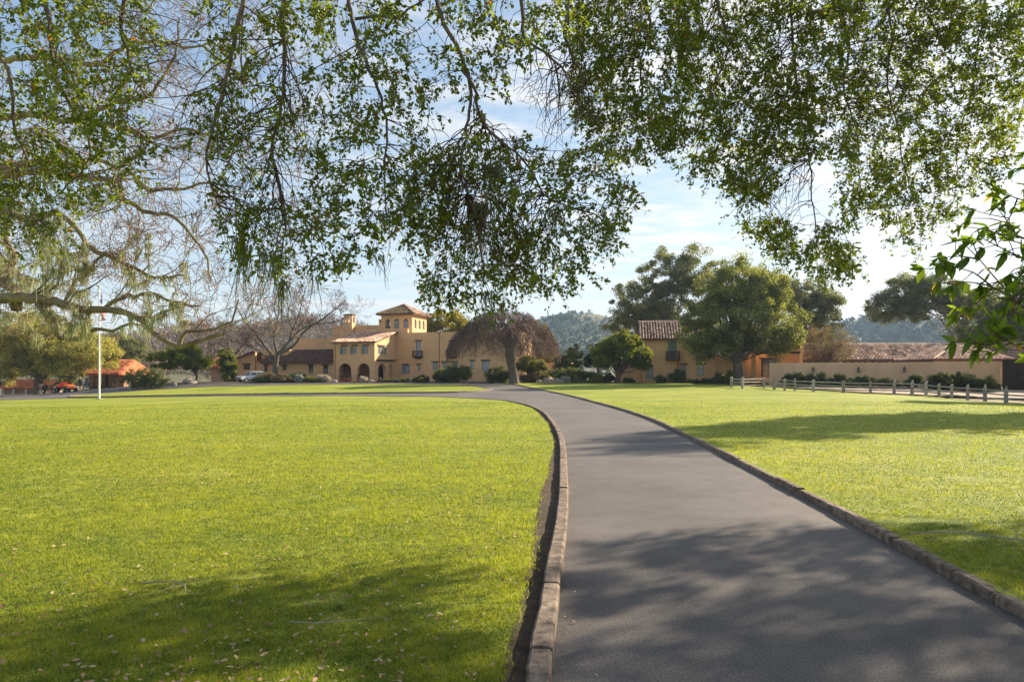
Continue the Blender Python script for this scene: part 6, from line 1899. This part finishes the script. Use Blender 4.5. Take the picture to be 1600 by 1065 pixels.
    link('lichen', np_mesh('lichen', np.concatenate([V1, V2]), np.concatenate([F1, F2+len(V1)]), attr=np.concatenate([T1_, T2_])), M['lichen'], root)
    root.children[-1]['kind'] = 'stuff'
    return len(twig)
lichen_oak()

# ------------------------------------------------------------------ the live oak whose branches hang into the top of the picture
def oak_over():
    rg = np.random.default_rng(401)
    base = np.array((11.0, 1.0, 0.0))
    root = empty('overhanging_oak', tuple(base), 0, 'live oak whose leafy branches hang down across the top of the picture', 'tree')
    def A3(px, py, D):
        return np.array(at(px, py, D)) - base
    mains = [
        [(455,-60,6),(445,60,6),(432,130,6),(436,250,6.1),(440,330,6.1),(437,420,6.2)],
        [(525,-60,6.2),(560,40,6.1),(580,110,6),(595,190,6),(598,260,6.1),(612,340,6.2)],
        [(670,-60,6.4),(700,40,6.2),(722,110,6.1),(735,200,6.1),(728,290,6.2),(745,380,6.3),(757,440,6.3)],
        [(722,110,6.1),(765,190,6.2),(815,260,6.3),(870,310,6.4),(930,340,6.5)],
        [(555,30,6.1),(620,22,6.0),(690,0,5.9),(760,-30,5.8)],
        [(385,-60,5.6),(372,60,5.6),(345,130,5.7),(330,220,5.8),(345,330,5.9)],
        [(50,-60,6),(80,50,6),(105,150,6.1),(128,240,6.2),(95,310,6.2)],
        [(180,-60,6.4),(200,60,6.4),(185,160,6.4),(200,250,6.4)],
        [(-60,-40,5.6),(0,60,5.7),(25,180,5.8),(40,300,5.9)],
        [(1225,-60,9),(1240,60,9),(1252,160,9),(1262,250,9.1),(1268,330,9.1),(1282,400,9.2)],
        [(1262,250,9.1),(1215,290,9.1),(1180,330,9.2)],
        [(1000,-60,8),(1010,50,8),(1000,140,8),(975,215,8)],
        [(1120,-60,8.5),(1130,60,8.5),(1112,160,8.5),(1085,235,8.5)],
        [(1390,-60,9.8),(1388,80,9.8),(1400,200,9.8),(1425,300,9.8)],
        [(1540,-60,10.4),(1530,60,10.4),(1512,170,10.4),(1490,280,10.4)],
        [(870,-60,7),(888,40,7),(905,130,7.1),(940,200,7.2)],
        [(790,-60,6.6),(830,60,6.6),(870,110,6.7),(905,150,6.7)],
        [(1300,-60,9.4),(1320,60,9.4),(1330,180,9.4),(1345,280,9.5)],
        [(1620,-60,11),(1610,80,11),(1590,180,11)],
    ]
    out = []; nodes = []
    for i, q in enumerate(mains):
        c = catmull([A3(*p) for p in q], .08)
        tt_ = np.linspace(0, 1, len(c))
        c += np.stack([np.sin(tt_*rg.uniform(9, 16)+rg.uniform(0, 6))*.05, np.sin(tt_*rg.uniform(7, 14)+rg.uniform(0, 6))*.06, np.sin(tt_*12)*.02], 1)*np.minimum(1, tt_*5)[:, None]
        c[1:-1] += rg.normal(0, .008, c[1:-1].shape)
        r0 = .024 if q[0][2] < 7.5 else .020
        if i in (3, 4, 10): r0 *= .6
        out.append((c, np.linspace(r0, .006, len(c)), 6))
        nodes.append(c)
        if q[0][1] < -20:      # joined to the big limb above the frame
            top = c[0]
            up_ = np.array([top[0]*.75, top[1]+.3, 7.4+.1*rg.normal()])
            cc = catmull([up_, (up_+top)/2+np.array([0, 0, .2]), top], .3)
            out.append((cc, np.linspace(.07, r0, len(cc)), 6))
    big = [catmull([(0,0,-.2),(-.2,.1,2.0),(-.1,.3,4.0)], .3)]
    out.append((big[0], np.linspace(.62, .46, len(big[0])), 12))
    for pts, r in (([(-.1,.3,3.8),(-3,3,6.6),(-7,4.8,7.5),(-12,5.0,7.6),(-17.5,5.2,7.4)], .30), ([(-.1,.3,3.8),(-1.5,4,6.8),(-4,7.0,7.6),(-6,8.6,7.6)], .24), ([(-.1,.3,3.8),(1.5,5,6.2),(1.8,9,7.2),(0.5,11.5,7.4)], .24), ([(-.1,.3,3.8),(3,1,6.5),(6,2,7.5)], .2)):
        c = catmull([np.array(p, float) for p in pts], .4)
        out.append((c, np.linspace(r, .08, len(c)), 9))
    nodes = np.concatenate(nodes)
    # zones where sprigs of leaves hang (picture outline, depth, number)
    zones = [
        ([(-40,-40),(250,-40),(240,60),(222,150),(236,240),(195,300),(120,330),(75,385),(-40,370)], 6.0, 195),
        ([(320,-40),(470,-40),(470,120),(478,300),(500,440),(455,475),(415,420),(345,385),(330,330),(318,240),(296,170),(318,110)], 6.0, 92),
        ([(470,-40),(900,-40),(885,60),(800,110),(760,200),(700,260),(560,260),(480,320),(470,120)], 6.2, 165),
        ([(480,300),(560,250),(640,250),(690,330),(640,395),(575,400),(525,410),(500,420)], 6.2, 52),
        ([(640,260),(760,200),(850,230),(960,225),(978,320),(955,388),(905,420),(880,455),(830,460),(800,440),(765,470),(690,470),(650,400)], 6.4, 190),
        ([(880,-40),(1080,-40),(1080,120),(1062,228),(1012,212),(1000,250),(940,235),(905,160)], 8.0, 235),
        ([(1060,-40),(1330,-40),(1330,240),(1225,250),(1165,355),(1150,322),(1140,280),(1076,270),(1060,120)], 8.8, 420),
        ([(1165,340),(1215,320),(1260,380),(1300,330),(1335,390),(1335,430),(1288,430),(1228,400)], 9.2, 70),
        ([(1300,-40),(1660,-40),(1610,120),(1590,200),(1556,272),(1500,330),(1455,345),(1440,380),(1402,370),(1370,330),(1310,340),(1320,200)], 9.9, 620),
    ]
    leafP = []; leafA = []; leafN = []; leafL = []; leafT = []
    con = []; tw = []
    cand = []
    for poly, D0, n in zones:
        n = int(n*(1.28 if D0 < 6.3 else 1.38))
        poly = np.array(poly, float)
        x0, y0 = poly.min(0); x1, y1 = poly.max(0)
        pts = []
        while len(pts) < n:
            c = np.stack([rg.uniform(x0, x1, 400), rg.uniform(y0, y1, 400)], 1)
            c = c[inside(poly, c[:, 0], c[:, 1])]
            pts += list(c)
        for px, py in pts[:n]:
            cand.append(A3(px, py, D0 + rg.normal(0, .45)))
    cand = np.array(cand)
    net = np.concatenate([nodes, np.zeros((len(cand)*14, 3))]); k_ = len(nodes)
    d0 = np.array([np.min(np.linalg.norm(nodes-p, axis=1)) for p in cand])
    for p in cand[np.argsort(d0)]:
        dv = net[:k_] - p
        dist = np.linalg.norm(dv*np.array([1, .7, 1]), axis=1) + np.where(dv[:, 2] < .03, .5, 0)
        q = net[np.argmin(dist + rg.random(k_)*.10)]
        dl = np.linalg.norm(p-q)
        mid = (p+q)/2 + rg.normal(0, .09, 3)*dl + np.array([0, 0, .10*dl])
        c = catmull([q, mid, p], .06)
        if len(c) > 2:
            con.append((c, np.linspace(.0042+.0015*dl, .0024, len(c)), 4))
        m_ = min(len(c), 12)
        net[k_:k_+m_] = c[np.linspace(0, len(c)-1, m_).astype(int)]; k_ += m_
        dr = (p-q)/(dl+1e-6) + rg.normal(0, .5, 3) + np.array([0, 0, -.35]); dr /= np.linalg.norm(dr)
        for s_ in range(5):
            d2 = dr + rg.normal(0, .6, 3); d2 /= np.linalg.norm(d2)
            L_ = rg.uniform(.10, .26)
            st_ = p + dr*rg.uniform(-.06, .12)
            e = st_ + d2*L_ + np.array([0, 0, -.04])
            m_ = (st_+e)/2 + rg.normal(0, .015, 3)
            tw.append((np.array([st_, m_, e]), np.array([.0024, .0019, .0013]), 3))
            nl = rg.integers(6, 11)
            for j in range(nl):
                t = rg.uniform(.15, 1.0)
                o = st_*(1-t) + e*t + rg.normal(0, .010, 3)
                leafP.append(o)
                leafA.append(d2*.6 + rg.normal(0, .75, 3))
                leafN.append(rg.normal(0, 1, 3)+np.array([0, 0, .5]))
                leafL.append(rg.uniform(.027, .052)*(1.12 if p[1]+base[1] > 7.6 else 1.0))
                leafT.append(rg.normal(.48, .2))
    # twig mesh without leaves in the thin places
    bare = [([(230,-40),(330,-40),(310,200),(240,200)], 6.2, 24), ([(800,100),(900,60),(940,180),(850,210)], 6.8, 46), ([(1195,250),(1265,250),(1270,350),(1200,350)], 9.2, 34), ([(640,250),(800,220),(860,380),(680,400)], 6.4, 110), ([(1000,-20),(1500,-20),(1450,200),(1100,200)], 9.2, 200), ([(330,100),(480,100),(480,400),(350,380)], 6, 90), ([(900,0),(1000,0),(980,150),(910,150)], 8, 40)]
    for poly, D0, n in bare:
        poly = np.array(poly, float); x0, y0 = poly.min(0); x1, y1 = poly.max(0)
        k = 0
        while k < n:
            px, py = rg.uniform(x0, x1), rg.uniform(y0, y1)
            if not inside(poly, np.array([px]), np.array([py]))[0]: continue
            k += 1
            p = A3(px, py, D0+rg.normal(0, .4))
            dv = nodes-p; dist = np.linalg.norm(dv, axis=1) + np.where(dv[:, 2] < .1, .8, 0)
            q = nodes[np.argmin(dist+rg.random(len(dist))*.9)]
            dl = np.linalg.norm(p-q)
            if dl > 1.6: continue
            c = catmull([q, (p+q)/2+rg.normal(0, .08, 3)*dl+np.array([0, 0, .1*dl]), p, p+(p-q)*.25+np.array([0, 0, -.12])], .08)
            con.append((c, np.linspace(.007, .002, len(c)), 3))
            for s_ in range(3):
                i = rg.integers(len(c)//2, len(c)); d2 = rg.normal(0, 1, 3)+np.array([0, 0, -.5]); d2 /= np.linalg.norm(d2)
                L_ = rg.uniform(.12, .35)
                tw.append((np.array([c[i], c[i]+d2*L_*.5+rg.normal(0, .015, 3), c[i]+d2*L_+np.array([0, 0, -.04])]), np.array([.003, .0024, .0014]), 3))
    # leaves of the unseen part of the crown, right of the frame, that shade the foreground
    cl = clumps_in([(3.0,12.0,6.6,3.6,2.7,1.3),(6.5,12.0,6.6,3.6,2.6,1.3),(1.5,8.6,6.8,2.6,1.5,1.0)], 255, rg, .1)
    cl = cl[(cl[:, 0]+base[0]) > .80*(cl[:, 1]+base[1]) + .5]
    cw = cl + base
    cl = cl[~((cw[:, 0]-cw[:, 2]*1.72 < .4) & (cw[:, 1]-cw[:, 2]*1.117 > 4.9))]
    cV, cF, cT = foliage(cl, .42, 62, .10, .06, rg)
    link('trunk', tubes_mesh('trunk', out), M['bark_grey'], root)
    link('twigs', tubes_mesh('twigs', con+tw), M['bark_brown'], root)
    n = len(leafP)
    T = np.clip(np.array(leafT), 0, .9)
    T[rg.random(n) < .012] = 1.0
    ln = np.array(leafL)
    V, Fq, T2 = leaf_arrays(np.array(leafP), np.array(leafA), np.array(leafN), ln, ln*rg.uniform(.48, .66, n), T, rg)
    o = link('leaves', np_mesh('leaves', V, Fq, attr=T2), M['leaf_oak'], root); o['kind'] = 'stuff'
    o = link('crown', np_mesh('crown', cV, cF, attr=cT), M['leaf_oak'], root); o['kind'] = 'stuff'
    # lichen tassels
    spots = [((382,385),6.1,26,.42),((372,370),6.1,18,.3),((418,395),6.1,22,.42),((440,440),6.2,30,.34),((488,430),6.2,8,.2),((600,400),6.2,10,.22),((598,330),6.2,14,.25),((682,440),6.3,10,.22),((760,455),6.3,24,.34),((752,320),6.2,60,.4),((770,260),6.2,50,.4),((640,300),6.2,20,.3),((48,330),6.0,30,.36),((80,340),6.0,24,.4),((118,90),6.0,22,.4),((60,280),6.0,14,.3),((300,330),6.0,8,.16),((860,330),6.4,20,.25),((1265,120),9,20,.4),((330,180),5.8,12,.25)]
    Vs = []; Fs = []; Ts = []; k = 0
    for (px, py), D, n_, L_ in spots:
        v_, f_, t_ = strands(np.array([A3(px, py, D)]), n_*2, L_, .0055, rg, .05)
        Vs.append(v_); Fs.append(f_+k); Ts.append(t_); k += len(v_)
    o = link('lichen', np_mesh('lichen', np.concatenate(Vs), np.concatenate(Fs), attr=np.concatenate(Ts)), M['lichen_dark'], root); o['kind'] = 'stuff'
oak_over()

# ------------------------------------------------------------------ broad leaved tree reaching in at the right: every leaf its own piece
def broad_tree():
    rg = np.random.default_rng(501)
    base = np.array((6.2, 5.2, 0.0)) + np.array((0.4, -.6, 0))
    base[2] = gz(base[0], base[1])
    root = empty('broad_leaved_tree', tuple(base), 0, 'tree with long glossy leaves reaching in at the right edge', 'tree')
    def A3(px, py, D): return np.array(at(px, py, D)) - base
    # four leaf shapes shared by all leaves
    metas = []
    for k in range(5):
        L_ = .118; w = .050 if k < 3 else .042
        V = []; F = []
        ns = 6
        curl = rg.uniform(-.03, .05)
        for i in range(ns+1):
            t = i/ns
            hw = w*.5*math.sin(math.pi*min(1, .06+.94*t)**.85)**.8 if 0 < t < 1 else .002
            z = -curl*t*t*2 - .012*math.sin(t*3)
            V += [(L_*t, -hw, z+hw*.35), (L_*t, 0, z), (L_*t, hw, z+hw*.35)]
        for i in range(ns):
            a = 3*i
            F += [(a, a+3, a+4, a+1), (a+1, a+4, a+5, a+2)]
        me = np_mesh('leaf', np.array(V), np.array(F), smooth=True, attr=np.full(len(F), (.2, .5, .75, .85, 1.0)[k]))
        me.materials.append(M['leaf_broad'])
        metas.append(me)
    branches = [
        [(1700,520,5.4),(1640,500,5.2),(1592,475,5.0),(1550,448,4.9),(1505,440,4.9),(1468,442,4.9)],
        [(1592,475,5.0),(1560,440,4.9),(1530,405,4.8),(1510,385,4.8)],
        [(1700,400,5.6),(1640,385,5.4),(1590,370,5.3),(1555,365,5.2)],
        [(1700,330,5.8),(1630,320,5.6),(1590,310,5.5),(1560,300,5.5)],
        [(1640,500,5.2),(1610,520,5.1),(1570,530,5.0),(1535,522,5.0)],
        [(1700,560,5.3),(1630,548,5.1),(1590,540,5.0),(1552,520,5.0)],
        [(1570,530,5.0),(1540,540,4.95),(1518,530,4.95)],
        [(1640,385,5.4),(1600,420,5.2),(1575,430,5.1)],
        [(1700,600,5.4),(1640,580,5.2),(1605,560,5.1)],
        [(1700,250,6.0),(1640,255,5.8),(1600,262,5.8)],
        [(1700,440,5.5),(1640,430,5.3),(1600,405,5.2),(1570,395,5.1)],
        [(1640,430,5.3),(1605,450,5.2),(1580,465,5.2)],
        [(1590,310,5.5),(1580,335,5.5),(1570,350,5.4)],
        [(1550,448,4.9),(1520,425,4.9),(1490,418,4.9)],
        [(1700,290,5.9),(1640,290,5.7),(1605,290,5.7)],
        [(1530,405,4.8),(1500,400,4.8),(1478,402,4.8)],
        [(1550,448,4.9),(1530,470,4.9),(1515,478,4.9)],
        [(1590,370,5.3),(1570,340,5.3),(1558,325,5.3)],
        [(1600,405,5.2),(1560,385,5.1),(1535,372,5.1)],
        [(1605,450,5.2),(1575,490,5.1),(1560,500,5.1)],
        [(1640,430,5.3),(1610,420,5.1),(1585,440,5.1)],
        [(1640,385,5.4),(1612,350,5.4),(1598,330,5.4)],
    ]
    out = []
    hub = A3(1800, 560, 5.6)
    tr = catmull([(0.4,-.2,-.2),(0.35,-.2,1.0),hub*.9+np.array([.2,0,.2])], .15)
    out.append((tr, np.linspace(.11, .06, len(tr)), 8))
    nleaf = 0
    yel = 0
    leaves = []
    def whorls(c, d, groups):
        n_ = 0
        for i, cnt in groups:
            dd = d[i]/np.linalg.norm(d[i])
            pw = c[i]+base
            if pw[0]/pw[1]*FPX+800 > 1630: continue
            for k in range(cnt):
                az = rg.normal(0, 1, 3); az -= dd*(az@dd); az /= np.linalg.norm(az)+1e-6
                sp_ = dd*rg.uniform(.2, .9) + az*rg.uniform(.5, 1.0) + np.array([0, 0, -.12])
                sp_ /= np.linalg.norm(sp_)
                x_ = Vector(sp_)
                z_ = Vector((rg.normal(0, .5), rg.normal(0, .5), 1.0))
                y_ = z_.cross(x_).normalized(); z_ = x_.cross(y_)
                mi = rg.choice([0, 1, 2, 3]) if rg.random() > .02 else 4
                s = rg.uniform(.55, 1.0)
                leaves.append((mi, Matrix(((x_.x*s, y_.x*s, z_.x*s, c[i][0]), (x_.y*s, y_.y*s, z_.y*s, c[i][1]), (x_.z*s, y_.z*s, z_.z*s, c[i][2]), (0, 0, 0, 1)))))
                n_ += 1
        return n_
    subs = []
    todo = [catmull([A3(*p) for p in q], .05) for q in branches]
    for j, c in enumerate(todo):
        q = branches[j] if j < len(branches) else [(0, 0, 0)]
        out.append((c, np.linspace(.014 if j in (0, 2, 3, 5) else .007, .003, len(c)), 5))
        if q[0][0] >= 1700:
            cc = catmull([hub, (hub+c[0])/2+np.array([0, 0, .1]), c[0]], .12)
            out.append((cc, np.linspace(.03, .014, len(cc)), 5))
        d = np.gradient(c, axis=0)
        for kk in range(3):
            i = int(len(c)*rg.uniform(.35, .95)); dd = d[i]/np.linalg.norm(d[i])
            e_ = c[i] + (dd*.5+rg.normal(0, .6, 3)+np.array([0, 0, .1]))*rg.uniform(.10, .2)
            subs.append(np.array([c[i], (c[i]+e_)/2+rg.normal(0, .01, 3), e_]))
        groups = [(len(c)-1, 8)] + [(i, 3) for i in range(int(len(c)*.25), len(c)-2, 5)]
        nleaf += whorls(c, d, groups)
    for c in subs:
        out.append((c, np.array([.005, .004, .003]), 4))
        nleaf += whorls(c, np.gradient(c, axis=0), [(2, 6)])
    link('branches', tubes_mesh('branches', out), M['bark_brown'], root)
    # the 300 nearest leaves in view are pieces of their own, the rest one mass
    def rank(it):
        w_ = it[1].translation; p = np.array(w_)+base
        px = p[0]/p[1]*FPX+800
        return (0 if px < 1606 else 10) + p[1]
    leaves.sort(key=rank)
    for mi, mt_ in leaves[:300]:
        lf_ = bpy.data.objects.new('leaf', metas[mi]); COL.objects.link(lf_)
        lf_.parent = root; lf_.matrix_local = mt_
    Vs = []; Fs = []; Ts = []; k = 0
    for mi, mt_ in leaves[300:]:
        me = metas[mi]
        v_ = np.array([tuple(mt_ @ v.co) for v in me.vertices]); Vs.append(v_)
        Fs.append(np.array([tuple(p.vertices) for p in me.polygons])+k); Ts.append(np.full(len(me.polygons), (.2, .5, .75, .85, 1.0)[mi])); k += len(v_)
    if Vs:
        o = link('leaf_mass', np_mesh('leaf_mass', np.concatenate(Vs), np.concatenate(Fs), smooth=True, attr=np.concatenate(Ts)), M['leaf_broad'], root); o['kind'] = 'stuff'
broad_tree()

# ------------------------------------------------------------------ the air: thin haze that fades the hills
bm = bmesh.new(); bmesh.ops.create_cube(bm, size=1)
for v in bm.verts:
    v.co = Vector((100 + v.co.x*4400, 1150 + v.co.y*2560, 62 + v.co.z*156))
me = bpy.data.meshes.new('haze'); bm.to_mesh(me); bm.free()
hm, N, L, P = new_mat('haze')
N.remove(P)
pv = N.new('ShaderNodeVolumePrincipled')
pv.inputs['Color'].default_value = (0.50, 0.72, 1.0, 1)
pv.inputs['Density'].default_value = 0.00019
pv.inputs['Anisotropy'].default_value = 0.2
L.new(pv.outputs[0], N['Material Output'].inputs['Volume'])
haze = link('haze', me, hm)
tag(haze, 'thin bluish haze in the air between the lawn and the hills', 'haze', kind='stuff')
